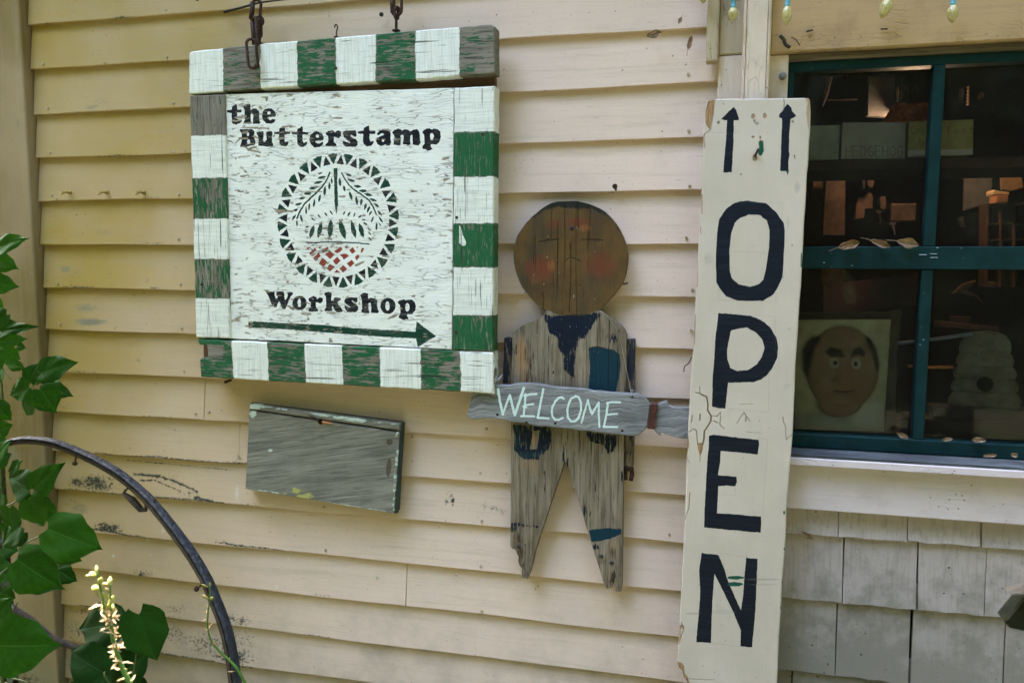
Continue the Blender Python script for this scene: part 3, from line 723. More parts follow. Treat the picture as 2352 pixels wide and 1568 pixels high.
    LV = [((600,370),(682,350),26),((568,415),(650,395),26),((525,462),(612,445),26),((480,505),(552,500),28),((435,552),(495,540),22),((400,607),(468,590),24),((385,660),(430,645),22),((605,330),(650,315),16),
      ((730,360),(732,422),16),((710,400),(710,472),22),((672,435),(665,528),26),((630,505),(613,585),22),((580,550),(568,628),20),((532,588),(526,660),18),((500,612),(503,695),16),((450,690),(470,765),20),((374,745),(412,690),20),((420,735),(420,805),16),
      ((855,325),(912,350),22),((870,378),(942,396),26),((925,435),(998,445),26),((970,480),(1048,480),28),((1020,506),(1098,522),26),((1065,548),(1138,572),24),((1105,590),(1158,627),22),((1140,655),(1182,702),20),((1150,708),(1192,768),18),
      ((802,362),(808,442),26),((838,428),(850,492),22),((888,482),(914,565),26),((948,522),(962,612),24),((1002,548),(990,612),24),((1042,588),(1024,652),24),((1072,612),(1048,678),24),((1093,655),(1063,705),16),((1108,703),(1083,768),18),((1135,763),(1130,835),22),((1150,760),(1172,798),10),
      ((665,672),(692,708),16),((712,652),(742,698),14),((602,688),(636,724),14),((852,658),(833,698),14),((897,662),(873,712),16),((942,672),(928,714),12),((1003,696),(966,722),18),((543,718),(584,748),14),((998,738),(1038,742),12),((1010,764),(1055,785),16),((1048,812),(1088,832),14),((1055,848),(1088,872),14),((1058,893),(1092,930),16),((488,806),(532,800),14),((480,838),(525,850),10),
      ((725,732),(714,905),50),((800,738),(852,912),54),((905,740),(946,905),42),((978,768),(1015,900),44),((642,752),(608,905),42),((573,782),(535,908),40)]
    for p, q, w_ in LV: m.lens(1, p, q, w_, 1, ZR)
    m.stroke(1, [(515,948),(700,936),(850,941),(960,945),(1065,956)], 11, 1, ZR)
    for q in [[(503,985),(552,985),(518,1006)],[(528,1035),(580,990),(597,1008),(540,1057)],[(612,982),(642,980),(622,1000)],[(640,1015),(690,980),(704,994),(655,1037)],[(720,975),(760,972),(725,987)],[(750,1020),(815,978),(830,1005),(780,1040)],[(843,975),(890,978),(860,999)],[(888,1010),(920,982),(944,1020),(915,1044)],[(950,982),(970,982),(958,996)],[(990,1030),(1000,990),(1024,990),(1002,1035)],
              [(563,1080),(615,1030),(634,1060),(590,1110)],[(670,1048),(712,1018),(759,1048),(718,1090)],[(806,1050),(850,1040),(889,1062),(840,1094)],[(938,1075),(970,1045),(982,1065),(955,1104)],[(615,1130),(650,1076),(692,1115),(660,1164)],[(740,1105),(780,1070),(812,1105),(770,1142)],[(866,1128),(910,1096),(935,1128),(897,1164)],
              [(685,1178),(715,1133),(759,1158),(720,1200)],[(800,1175),(835,1141),(872,1180),(832,1212)],[(752,1212),(775,1183),(810,1215)]]:
        m.poly(2, q, 1, ZR)
    # where the white coat has flaked off in larger scales: channel 3
    for q in [[(390,615),(660,605),(860,622),(860,640),(740,650),(640,640),(380,625)],[(345,185),(450,145),(440,175),(370,205)],[(770,40),(905,35),(890,120),(860,125),(850,60),(770,55)],[(1940,520),(2055,512),(1990,558),(1945,558)],[(2080,435),(2310,432),(2290,460),(2200,458)],
              [(270,920),(350,830),(360,800),(530,800),(525,835),(380,845),(290,925)],[(440,950),(540,1000),(650,970),(700,965),(690,990),(600,985),(580,1030),(770,1085),(760,1095),(520,1055),(470,1000)],[(110,850),(210,865),(270,920),(200,890),(110,865)],[(410,740),(420,680),(530,675),(530,730)],[(580,235),(620,185),(668,190),(640,215)],
              [(725,215),(765,210),(805,270),(740,275)],[(1200,390),(1275,385),(1235,418)],[(225,465),(320,480),(400,470),(380,500),(300,520),(230,500)],[(430,525),(600,515),(570,555),(430,545)],[(460,465),(560,425),(555,440),(470,480)]]: m.poly(3, q, 1, LA)
    for q in [[(1815,485),(1900,425),(1985,405),(1930,460),(1830,488)],[(950,385),(1100,390),(1060,412),(950,408)],[(390,290),(430,300),(495,355),(460,362),(400,310)],[(220,140),(310,145),(305,160),(225,155)],[(895,625),(975,620),(950,640),(900,650)],[(1050,660),(1180,655),(1150,680),(1060,672)],[(1120,610),(1165,605),(1150,635)],[(980,760),(1010,760),(1040,815),(980,825)],[(2250,320),(2300,295),(2350,320),(2290,330)],[(2140,160),(2210,140),(2205,180)],[(2210,440),(2350,425),(2340,435),(2230,455)],[(660,800),(720,795),(700,815)],[(1410,240),(1425,235),(1425,290),(1400,270)]]: m.poly(3, q, 1, LC)
    for q in [[(190,620),(220,640),(390,655),(385,672),(250,672),(215,650)],[(935,1140),(1030,1105),(1010,1130),(950,1158)],[(450,488),(650,482),(640,492),(455,495)],[(0,105),(95,130),(90,145),(0,120)],[(215,770),(290,765),(280,776)],[(320,1290),(350,1280),(345,1320)],[(110,1365),(150,1368),(140,1380)],[(1185,150),(1220,155),(1200,165)],[(980,1065),(1110,1062),(1100,1072)],[(1130,1270),(1180,1270),(1150,1285)],[(790,525),(855,520),(850,540),(800,535)],[(500,935),(525,935),(500,955)]]: m.poly(3, q, 1, ZR)
    m.blob(4, 600, 420, 200, 330, .5); m.blob(4, 560, 300, 80, 160, .8); m.blob(4, 640, 740, 140, 80, .7); m.blob(4, 900, 620, 200, 120, .35); m.blob(4, 700, 230, 300, 30, .4)
    m.blob(5, 1000, 500, 120, 320, 1)
    return m
SPM = sign_panel_mask(); SPI = SPM.images()
def sign_panel_mat():
    m = Mat('flaking white sign paint'); v = m.obj(); uv = m.wobble(.006, 160)
    a = m.chan(SPI[0], uv); b = m.chan(SPI[1], uv)
    wv = m.noise(v, 5, 2, .5)                                      # figure of the plywood bends the cracks
    bend = m.t.nodes.new('ShaderNodeCombineXYZ'); m.put(bend.inputs[2], m.op('MULTIPLY', wv, .035))
    vv = m.t.nodes.new('ShaderNodeVectorMath'); vv.operation = 'ADD'; m.put(vv.inputs[0], v); m.t.links.new(bend.outputs[0], vv.inputs[1]); vv = vv.outputs[0]
    wood = wood_base(m, 'x', (.26, .21, .15), (.36, .30, .21), (.10, .08, .055)); m.h = None
    white = m.mix(m.ss(m.noise(vv, 12, 4), .35, .7, 0, .5), (.82, .83, .77), (.72, .735, .67))
    c, fb = m.layer(white, (.006, .008, .012), a[0], m.noise(v, 90, 4), .05)
    c, _ = m.layer(c, (.006, .045, .026), a[1], m.noise(v, 90, 4), .05)
    c, _ = m.layer(c, (.27, .045, .03), a[2], m.noise(v, 90, 4), .05)
    # hairline checks along the grain and squarish crazing
    st = m.map(vv, (22, 60, 190)); e = m.vor(st, 1); ln = m.ss(e, .075, .02)
    lm = m.ss(m.noise(m.map(vv, (9, 9, 26)), 1, 4), .42, .58)
    c = m.mix(m.op('MULTIPLY', m.op('MULTIPLY', ln, lm), .62), c, (.16, .155, .125))
    n3 = m.noise(m.map(vv, (14, 30, 230)), 1, 5, .7, .3); c = m.mix(m.ss(n3, .58, .76, 0, .45), c, (.26, .26, .21))
    # flaked scales
    ch = m.noise(m.map(vv, (34, 60, 150)), 1, 3, .55, .4); more = m.op('ADD', m.op('MULTIPLY', b[1], .07), m.op('MULTIPLY', m.op('SUBTRACT', m.noise(v, 7, 3, .6), .52), .34))
    th = m.ss(m.op('ADD', ch, more), .655, .67); big = m.op('MULTIPLY', b[0], m.ss(m.noise(m.map(v, (60, 60, 260)), 1, 3), .34, .40))
    chip = m.op('MAXIMUM', th, big); c = m.mix(chip, c, wood)
    # dark lifted lip over each flake
    lip = m.op('SUBTRACT', m.ss(m.op('ADD', m.noise(m.map(vv, (34, 60, 150), (0, 0, -.35)), 1, 3, .55, .4), more), .655, .67), chip, clamp=True)
    c = m.mix(m.op('MULTIPLY', lip, .35), c, (.12, .12, .10))
    m.height(chip, -2.0); m.height(ln, -.5); m.height(n3, -.5); m.height(ch, .7)
    return m.done(c, .66, .14, .7, .0014)
M_panel = sign_panel_mat()
PC = [(516.5, 216.5), (1042.5, 202.5), (1038, 802.5), (529, 777)]
s0 = P(790, 480, DP)
sign = empty('hanging_sign', s0, 'large white sign with green and white striped frame reading the Butterstamp Workshop', 'sign')
slab('panel', xz(PC, DP), DP, .018, M_panel, sign, .0012, SPM.uv, .0004, .02)

def stripe_mat(name, cuts, cols, axis, wear, pc, im):
    """frame board: green and white blocks brushed on old grey wood; channels: 0 white, 1 green"""
    m = Mat(name); v = m.obj(); uv = m.wobble(.012, 60); a = m.chan(im[0], uv)
    c = wood_base(m, axis, (.17, .15, .12), (.26, .235, .19), (.05, .042, .035)); m.h = None
    n = m.noise(m.map(v, stretch(axis, 34, 210)), 1, 5, .65, .3); n2 = m.noise(v, 22, 3, .5); nn = m.op('ADD', m.op('MULTIPLY', n, .75), m.op('MULTIPLY', n2, .25))
    gr = m.mix(m.noise(v, 30, 3), (.012, .085, .032), (.02, .115, .045))
    c, fg = m.layer(c, gr, m.op('MULTIPLY', a[1], .79), m.ss(nn, .30, .68), .07)
    br = m.noise(m.map(v, stretch('z' if axis == 'x' else 'x', 12, 300)), 1, 4, .65)
    wh = m.mix(m.ss(br, .35, .75, 0, .75), (.78, .80, .74), (.50, .52, .46))
    c, fw = m.layer(c, wh, m.op('MULTIPLY', a[0], .93), m.ss(n, .28, .70), .08)
    wn_ = m.ss(m.noise(m.map(v, stretch(axis, 18, 330), (1, 2, 3)), 1, 4, .7), .55, .70, 0, .7); c = m.mix(wn_, c, (.27, .26, .21))
    ck = m.noise(m.map(v, stretch(axis, 7, 260)), 1, 3, .55); cr = m.ss(ck, .645, .67); c = m.mix(m.op('MULTIPLY', cr, .8), c, (.03, .03, .025))
    m.height(n, -.7); m.height(fw, .9); m.height(fg, .5); m.height(br, .5); m.height(cr, -1.5)
    return m.done(c, .66, .14, .8, .0013)
def frame_board(name, quad, cuts, horiz, first_white, wears, extra=None, outline=None, th=.04):
    d = DR; xs = [p[0] for p in quad]; ys = [p[1] for p in quad]
    mk_ = Mask(name, min(xs)-5, min(ys)-5, max(xs)+5, max(ys)+5, d, .0009, 3)
    wc = first_white
    (ax, ay), (bx, by), (cx, cy), (dx, dy) = quad                     # TL TR BR BL
    for i in range(len(cuts)-1):
        t0, t1 = cuts[i], cuts[i+1]
        if horiz:
            A = lambda t: ((1-t)*ax+t*bx, (1-t)*ay+t*by-8); B = lambda t: ((1-t)*dx+t*cx, (1-t)*dy+t*cy+8)
            q = [A(t0), A(t1), B(t1), B(t0)]
        else:
            A = lambda t: ((1-t)*ax+t*dx-8, (1-t)*ay+t*dy); B = lambda t: ((1-t)*bx+t*cx+8, (1-t)*by+t*cy)
            q = [A(t0), B(t0), B(t1), A(t1)]
        if wc:   # the white was brushed on last, over the green
            mk_.poly(0, q, wears[i])
        else: mk_.poly(1, q, wears[i], soft=.002)
        wc = not wc
    if extra: extra(mk_)
    mat = stripe_mat(name+' stripes', None, None, 'x' if horiz else 'z', None, None, mk_.images())
    return slab(name, xz(outline or quad, d), d, th, mat, sign, .0025, mk_.uv, .0007, .012)
def fr(vals, a, b): return [(v-a)/(b-a) for v in vals]
def ex_top(m):
    m.blob(1, 2100, 340, 120, 200, 0, Z1)
    m.poly(1, [(1915,180),(2160,170),(2160,520),(1905,500)], .45, Z1); m.blob(1, 2010, 260, 100, 80, .75, Z1)
    m.poly(1, [(700,300),(820,290),(820,400)], .5, Z1)
frame_board('top_rail', [(433, 121), (1136, 57), (1137, 168), (433, 216)], [0]+fr([320, 572, 820, 1080, 1348, 1615, 1912], 90, 2150)+[1], True, True, [1, .47, .97, .80, .96, .74, .97, .0], ex_top,
            outline=[(434, 123), (437, 119), (600, 101), (780, 86), (960, 70), (1128, 56.5), (1136, 61), (1137, 168), (960, 183), (780, 193), (600, 204), (436, 216), (433, 212)])
frame_board('side_stile', [(435, 220), (516, 217), (528, 777), (450, 775)], [0]+fr([313, 410, 504, 596, 686], 220, 776)+[1], False, False, [.36, .98, .72, .98, .66, 1],
            lambda m: (m.blob(1, 452, 455, 22, 40, .95), m.blob(1, 500, 470, 14, 30, .35)))
def ex_right(m):
    m.poly(0, [(1910,168),(1922,190),(1932,235),(1955,285),(1950,308),(1930,312),(1908,290),(1908,240),(1906,190)], 1, Z2)
frame_board('side_stile', [(1043.6, 202), (1136, 197), (1132, 807), (1040, 803.5)], [0]+fr([303.5, 407, 513, 614.5, 724], 200, 805)+[1], False, True, [.95, .93, .90, .93, .95, .86], ex_right)
frame_board('bottom_rail', [(453, 778.5), (1134, 809.5), (1134, 905), (460, 865)], [0]+fr([533.6, 615.6, 701, 786.5, 873, 966, 1057.5], 457, 1134)+[1], True, False, [.82, 1, .74, 1, .76, .97, .72, .93],
            lambda m: m.poly(1, [(205,972),(325,975),(320,1062),(210,1062)], 0, Z2),
            outline=[(453, 778.5), (1134, 809.5), (1134, 905), (1080, 900.5), (800, 885), (640, 876), (461, 865), (459, 845), (458, 826), (462, 822), (476.5, 823), (476.5, 806), (474, 793), (466, 792), (457, 791)])
m = Mat('reddish brown backing board'); k = wood_base(m, 'x', (.10, .05, .028), (.17, .085, .045), (.02, .012, .008)); M_brown = m.done(k, .7, .3)
slab('backing_board', xz([(520, 175), (1135, 150), (1135, 300), (520, 300)], .05), .046, .02, M_brown, sign, .001)
slab('backing_board', xz([(470, 790), (560, 790), (560, 850), (470, 846)], .04), .045, .02, M_brown, sign, .001)
M_iron = plain('rusty chain iron', (.05, .026, .018), .72, .35, .35, .55, 130, .8)
def torus_path(c, rx, rz, tilt, turn, n=22, squash=True):
    """stadium shaped link: centre, half width, half height, turned about Y (tilt) and Z (turn)"""
    pts = []
    for k in range(n):
        a = 2*math.pi*k/n; x = math.cos(a)*rx; z = math.sin(a)*rx+(rz-rx)*(1 if math.sin(a) > 0 else -1)
        pts.append(Vector((x, 0, z)))
    M_ = Matrix.Translation(c) @ Matrix.Rotation(turn, 4, 'Z') @ Matrix.Rotation(tilt, 4, 'Y')
    return [M_ @ p for p in pts]
def bolt(x, ytop, ybot, d, nm='eye_bolt', ring=True):
    b = P(x, ybot, d); t = P(x, ytop, d)
    vf = [tube([b+Vector((0, 0, -.006)), t], .0034, 8), lathe([(.0095, 0), (.0095, .002), (.005, .004)], 12, Matrix.Translation(b))]
    if ring: vf.append(tube(torus_path(t+Vector((0, 0, .009)), .0085, .009, 0, .5, 18), .0034, 7, True))
    return mk(nm, *join(*vf), M_iron, sign, None, True)
bolt(*Z1(567, 0)[:1], 58, 102, DR-.02); bolt(910, 36, 72, DR-.02)
hk = [P(773, 86, DR-.02), P(773, 74, DR-.02), P(775, 66, DR-.02), P(775, 60, DR-.02), P(772, 57, DR-.02), P(769, 60, DR-.02), P(769, 64, DR-.02)]
mk('cup_hook', *join(tube(smooth_path(hk, 4), .0016, 7), lathe([(.006, 0), (.005, .0015)], 10, Matrix.Translation(P(772, 86, DR-.02)))), M_iron, sign, None, True)
# painted scratch screws of the sign
vf = []
for (x, y) in [(1082, 460), (2070, 905), (150, 0)]:
    p = P(*Z1(x, y), DR); vf.append(lathe([(.0035, 0), (.0035, .0012)], 9, Matrix.Translation((p.x, -DR, p.z)) @ Matrix.Rotation(math.pi/2, 4, 'X')))
for (x, y) in [(180, 568), (1893, 118), (1890, 890)]:
    p = P(*Z2(x, y), DR); vf.append(lathe([(.0035, 0), (.0035, .0012)], 9, Matrix.Translation((p.x, -DR, p.z)) @ Matrix.Rotation(math.pi/2, 4, 'X')))
for a_ in vf: mk('screw_head', *a_, M_rust, sign)

def chain(label, links, group, ds):
    root = empty('hanging_chain', P(*Z1(*links[0][0]), .05), label, 'chain', group)
    for (c, rx, rz, tilt, turn, kind), dd in zip(links, ds):
        p = P(*Z1(*c), dd); s_ = .3418*pxm(700, 80, .052)
        r_ = rx*s_; R_ = rz*s_
        vf = [tube(torus_path(p, r_, R_, tilt, turn), .0034, 8, True)]
        if kind:   # quick link with its threaded sleeve
            q = torus_path(p, r_, R_, tilt, turn); i = kind
            vf.append(tube([q[i], q[(i+2) % len(q)]], .0062, 6))
        mk('link', *join(*vf), M_iron, root, None, True)
    return root
chain('rusty quick link chain looped over the left end of the striped sign', [((545, 78), 26, 68, .12, .35, 10), ((538, 215), 24, 88, -.10, -.55, 11), ((518, 362), 29, 86, -.06, .3, 19), ((568, 190), 12, 50, 0, 1.2, 0)], 'chains holding the big sign', (.055, .068, .088, .055))
chain('short rusty chain rising from the eye bolt right of centre on the striped sign', [((1492, 20), 28, 70, .02, .15, 11), ((1488, 92), 16, 30, 0, 1.3, 0), ((1490, -90), 26, 66, 0, 1.4, 0)], 'chains holding the big sign', (.052, .052, .052))
wp = smooth_path([P(*Z1(330, 82), .004), P(*Z1(440, 55), .02), P(*Z1(560, 22), .05), P(*Z1(660, 8), .03), P(*Z1(800, -6), .02), P(*Z1(1000, -30), .01)], 5)
tag(mk('twig', *tube(wp, [.0034-.0001*i for i in range(len(wp))], 6), plain('black twig bark', (.02, .017, .014), .8), None, None, True), 'thin black twig lying along the wall behind the upper left chain', 'twig')

# ------------------------------------------------------------------ the small grey board
DB = .034
def gmask():
    m = Mask('board', 555, 915, 935, 1190, DB, .0009, 6)
    m.poly(0, [(150,180),(225,188),(220,212),(150,212)], .95, Z3); m.poly(0, [(225,192),(390,212),(390,222),(225,206)], .7, Z3); m.poly(0, [(520,232),(620,245),(760,262),(900,285),(860,300),(730,280),(560,250)], .72, Z3)
    m.poly(0, [(380,215),(640,245),(1090,305),(1090,318),(640,262)], .4, Z3); m.blob(0, 172, 245, 40, 40, .75, Z3); m.poly(0, [(1065,390),(1078,355),(1092,358)], .9, Z3)
    m.stroke(0, [(1085, 480), (1070, 600), (1060, 840)], 22, .55, Z3); m.stroke(0, [(560, 790), (700, 812), (1000, 858)], 16, .7, Z3); m.stroke(0, [(130, 710), (350, 745)], 12, .5, Z3); m.ell(0, 283, 472, 14, 10, .9, Z3)
    m.blob(1, 445, 725, 45, 30, .95, Z3); m.blob(1, 500, 755, 90, 40, .85, Z3); m.blob(1, 380, 748, 60, 18, .6, Z3)
    for a in [(400, 320, 330, 60, .6), (580, 385, 120, 60, .7), (230, 340, 120, 60, .5), (200, 480, 120, 120, .35), (260, 360, 60, 40, .6), (500, 640, 200, 60, .35), (900, 430, 160, 60, .4), (1030, 580, 70, 160, .6)]: m.blob(2, *a, f=Z3)
    m.poly(3, [(600,275),(665,285),(668,305),(620,312),(592,300)], 1, Z3)
    m.ell(4, 1030, 420, 20, 20, .9, Z3); m.ell(4, 1026, 580, 16, 60, .85, Z3, .1)
    m.stroke(4, [(145, 222), (400, 250), (1095, 352)], 9, .9, Z3)
    return m
GM = gmask(); GI = GM.images()
def grey_mat():
    m = Mat('grey weathered shelf board'); v = m.obj(); uv = m.wobble(.01, 60); a = m.chan(GI[0], uv); b = m.chan(GI[1], uv)
    vr = m.map(v, (1, 1, 1), (0, 0, 0), (0, .17, 0))
    c = wood_base(m, 'x', (.17, .165, .135), (.27, .262, .215), (.06, .055, .045), vr)
    n = m.noise(m.map(vr, (40, 60, 120)), 1, 5, .7)
    c, _ = m.layer(c, (.05, .045, .032), m.op('MULTIPLY', a[2], .62), n, .25)
    c, _ = m.layer(c, (.09, .07, .05), b[1], n, .1)
    c, _ = m.layer(c, (.52, .60, .55), m.op('MULTIPLY', a[0], .85), m.ss(n, .25, .75), .1)
    c, _ = m.layer(c, (.42, .40, .12), m.op('MULTIPLY', a[1], .68), m.ss(n, .25, .75), .25)
    c, _ = m.layer(c, (.42, .20, .075), b[0], n, .1)
    return m.done(c, .7, .3, .7, .0012)
M_grey = grey_mat(); M_edge = plain('dark green board edge', (.012, .028, .025), .5, .4, 0, .3)
gb = empty('grey_board', P(745, 1060, DB), 'bare grey weathered board hung crooked on the clapboards under the striped sign', 'board')
Q = [(572, 931), (919, 979), (905.5, 1178), (563, 1121)]
TLn, TRn = (572.5, 942.5), (918, 993)
slab('face_board', xz([TLn, TRn, (905.5, 1178.5), (563.5, 1122)], DB), DB, .017, M_grey, gb, .001, GM.uv, .0004, .01)
slab('top_bead', xz([(573, 929), (577, 927.5), (700, 944), (920, 972.5), (919, 989.5), (572.5, 939.8)], DB), DB+.001, .017, M_grey, gb, .003, GM.uv, .0005, .012)
slab('backing', xz([(576, 925), (922, 969), (911, 1179), (567, 1122)], .016), .0165, .014, M_edge, gb, .001)
slab('edge_strip', xz([(919.4, 974), (924, 970.5), (911.5, 1175), (906.5, 1179)], DB), DB-.002, .016, M_edge, gb, .0005)
p = P(*Z3(600, 290), DB)
vf = [lathe([(.0075, 0), (.006, .0015), (.0042, .0015), (.0042, -.004)], 10, Matrix.Translation(p) @ Matrix.Rotation(math.pi/2, 4, 'X'))]
mk('knot_hole', *join(*vf), plain('black hole edge', (.006, .005, .004), .9), gb)
V, F = tube([P(*Z3(525, 250), DB+.004), P(*Z3(560, 268), DB+.007), P(*Z3(592, 285), DB+.003)], [.0008, .0022, .0012], 6); mk('splinter', V, F, plain('dark splinter', (.035, .02, .012), .8), gb)
V, F = tube([P(*Z3(612, 292), DB+.003), P(*Z3(668, 302), DB+.004)], [.0034, .0012], 5); mk('splinter', V, F, plain('fresh orange splinter', (.50, .24, .09), .8), gb)

# ------------------------------------------------------------------ the cut-out figure
DF = .034
def fmask():
    m = Mask('figure', 1150, 455, 1470, 1365, DF, .0008, 9)
    # 0 ochre face paint, 1 navy, 2 teal, 3 red cheeks, 4 bright orange, 5 drawn lines, 6 warm bare wood, 7 dark rot, 8 dark smoky top
    m.poly(0, [(565,165),(480,175),(400,225),(320,300),(265,380),(243,450),(243,540),(260,620),(290,690),(330,750),(380,800),(430,838),(500,870),(600,885),(700,880),(770,850),(830,795),(880,745),(925,680),(950,600),(958,520),(945,430),(910,350),(860,280),(800,220),(720,180),(650,165)], .97, F3)
    m.poly(8, [(565,150),(470,165),(380,230),(330,300),(360,290),(420,235),(490,205),(620,215),(720,215),(800,250),(870,310),(930,400),(955,500),(975,430),(920,330),(800,200),(650,155)], .9, F3, .006)
    m.poly(8, [(440,860),(520,820),(640,790),(750,815),(790,860),(640,930)], .5, F3, .016)
    m.blob(3, 410, 590, 125, 120, 1, F3); m.stroke(3, [(330,530),(320,590),(340,640),(370,680)], 24, 1, F3, True); m.blob(3, 790, 570, 150, 135, .9, F3); m.stroke(3, [(680,510),(705,550),(712,600)], 22, .9, F3, True)
    m.blob(3, 500, 310, 90, 50, .8, F3); m.blob(3, 640, 300, 120, 50, .9, F3); m.blob(3, 620, 790, 150, 50, .35, F3); m.blob(3, 730, 300, 100, 60, .5, F3)
    m.blob(4, 475, 570, 40, 60, .7, F3); m.blob(4, 695, 335, 55, 40, .75, F3); m.blob(4, 385, 670, 60, 50, .5, F3); m.blob(4, 770, 610, 50, 40, .4, F3); m.blob(4, 300, 330, 60, 60, .35, F3); m.blob(4, 500, 400, 60, 30, .3, F3); m.blob(4, 870, 400, 50, 80, .3, F3); m.blob(4, 270, 500, 40, 120, .3, F3)
    m.stroke(5, [(400,420),(455,412),(525,405)], 7, 1, F3); m.stroke(5, [(668,407),(740,408),(800,411)], 8, 1, F3); m.stroke(5, [(598,430),(600,500),(602,520)], 7, .9, F3); m.stroke(5, [(560,545),(580,525),(603,518),(625,525),(655,540)], 6, 1, F3); m.stroke(5, [(600,690),(655,690)], 5, .6, F3)
    m.stroke(5, [(560,165),(565,400),(560,640)], 4, .8, F3); m.stroke(5, [(650,165),(645,230),(650,330)], 5, 1, F3); m.stroke(5, [(480,180),(478,290)], 4, .7, F3); m.stroke(5, [(602,440),(598,700),(590,860)], 4, .9, F3); m.stroke(5, [(722,180),(718,420)], 3.5, .7, F3); m.stroke(5, [(635,160),(632,560),(640,900)], 3, .8, F3)
    m.stroke(5, [(427,740),(430,840)], 4, .7, F3); m.stroke(5, [(520,440),(512,720)], 3, .6, F3)
    m.poly(1, [(440,865),(490,885),(520,880),(700,880),(775,852),(800,880),(770,905),(745,930),(712,985),(690,1020),(645,1045),(632,1150),(622,1280),(585,1250),(556,1222),(553,1135),(515,1085),(518,1025),(460,985),(440,920),(425,890)], .86, F3, .003)
    m.poly(8, [(500,880),(740,870),(700,960),(640,1030),(560,1050),(520,960)], .9, F3, .003)
    for a in [(475, 940, 50, 60, .5), (255, 1090, 30, 50, .62), (490, 1240, 16, 16, .6), (860, 1020, 70, 60, .52), (880, 1120, 50, 60, .4), (905, 980, 40, 30, .5), (740, 900, 60, 40, .7), (940, 1250, 12, 100, .4)]: m.blob(1, *a, f=F3)
    m.poly(2, [(712,1085),(760,1075),(870,1095),(908,1130),(912,1190),(905,1260),(880,1360),(710,1355),(720,1200)], .98, F3); m.stroke(4, [(715,1085),(770,1075),(850,1095)], 9, .8, F3)
    m.poly(1, [(395,385),(630,400),(638,470),(630,540),(570,575),(555,610),(450,605),(420,575),(395,540)], .80, F4, .002); m.poly(2, [(400,385),(440,385),(430,560),(620,545),(560,600),(440,600),(405,545)], .6, F4, .004)
    m.poly(1, [(520,430),(560,420),(545,540),(500,545)], 0, F4); m.stroke(4, [(435,560),(500,550),(575,545)], 7, .8, F4)
    m.poly(1, [(845,430),(1048,455),(1045,500),(1030,555),(985,575),(960,520),(900,505),(870,490)], .76, F4, .002); m.stroke(1, [(735,460),(720,520),(710,610)], 45, .62, F4, True); m.stroke(1, [(740, 600), (735, 660)], 14, .8, F4)
    m.poly(1, [(378,1005),(420,998),(480,1015),(560,1020),(560,1035),(480,1035),(430,1030),(415,1060),(378,1062)], .7, F4, .002); m.blob(1, 500, 1045, 60, 30, .45, F4)
    m.poly(2, [(865,1048),(960,1038),(1075,1040),(1072,1075),(1000,1105),(890,1125)], .85, F4, .001)
    m.stroke(1, [(468,1140),(465,1200),(455,1290),(470,1350)], 22, .62, F4, True); m.stroke(1, [(490,1300),(485,1340)], 24, .7, F4, True); m.stroke(1, [(520,1180),(500,1260)], 30, .42, F4, True); m.blob(1, 910, 1155, 50, 26, .75, F4); m.stroke(1, [(1065,1240),(1062,1340)], 22, .6, F4, True); m.stroke(1, [(975,1150),(985,1290)], 22, .42, F4, True)
    for a in [(845, 920, 18, 60, .8), (880, 940, 16, 50, .5), (540, 800, 30, 70, .42), (590, 790, 16, 70, .4), (910, 790, 50, 90, .42), (915, 850, 40, 50, .5), (1078, 710, 10, 60, .9), (430, 660, 14, 40, .5), (590, 700, 10, 60, .4)]: m.blob(1, *a, f=F4)
    for a in [(290, 1150, 70, 220, .8), (310, 1280, 60, 120, .7), (720, 1300, 40, 60, .4)]: m.blob(6, *a, f=F3)
    for a in [(500, 640, 120, 130, .6), (1030, 1150, 50, 70, .7), (440, 430, 40, 80, .5), (520, 480, 30, 70, .8), (580, 900, 100, 200, .3), (1000, 600, 60, 200, .25)]: m.blob(6, *a, f=F4)
    for a in [(345, 1160, 60, 160, .7), (330, 1270, 60, 100, .8), (400, 1250, 60, 100, .5)]: m.blob(7, *a, f=F3)
    for a in [(430, 1110, 40, 70, .9), (440, 1190, 50, 80, .8), (1015, 1190, 34, 80, .8), (1015, 1370, 50, 80, .8), (960, 1240, 40, 60, .5), (470, 1300, 60, 90, .5)]: m.blob(7, *a, f=F4)
    m.poly(7, [(1025,1290),(1040,1330),(1025,1400),(1005,1350)], 1, F4)
    return m
FM = fmask(); FI = FM.images()
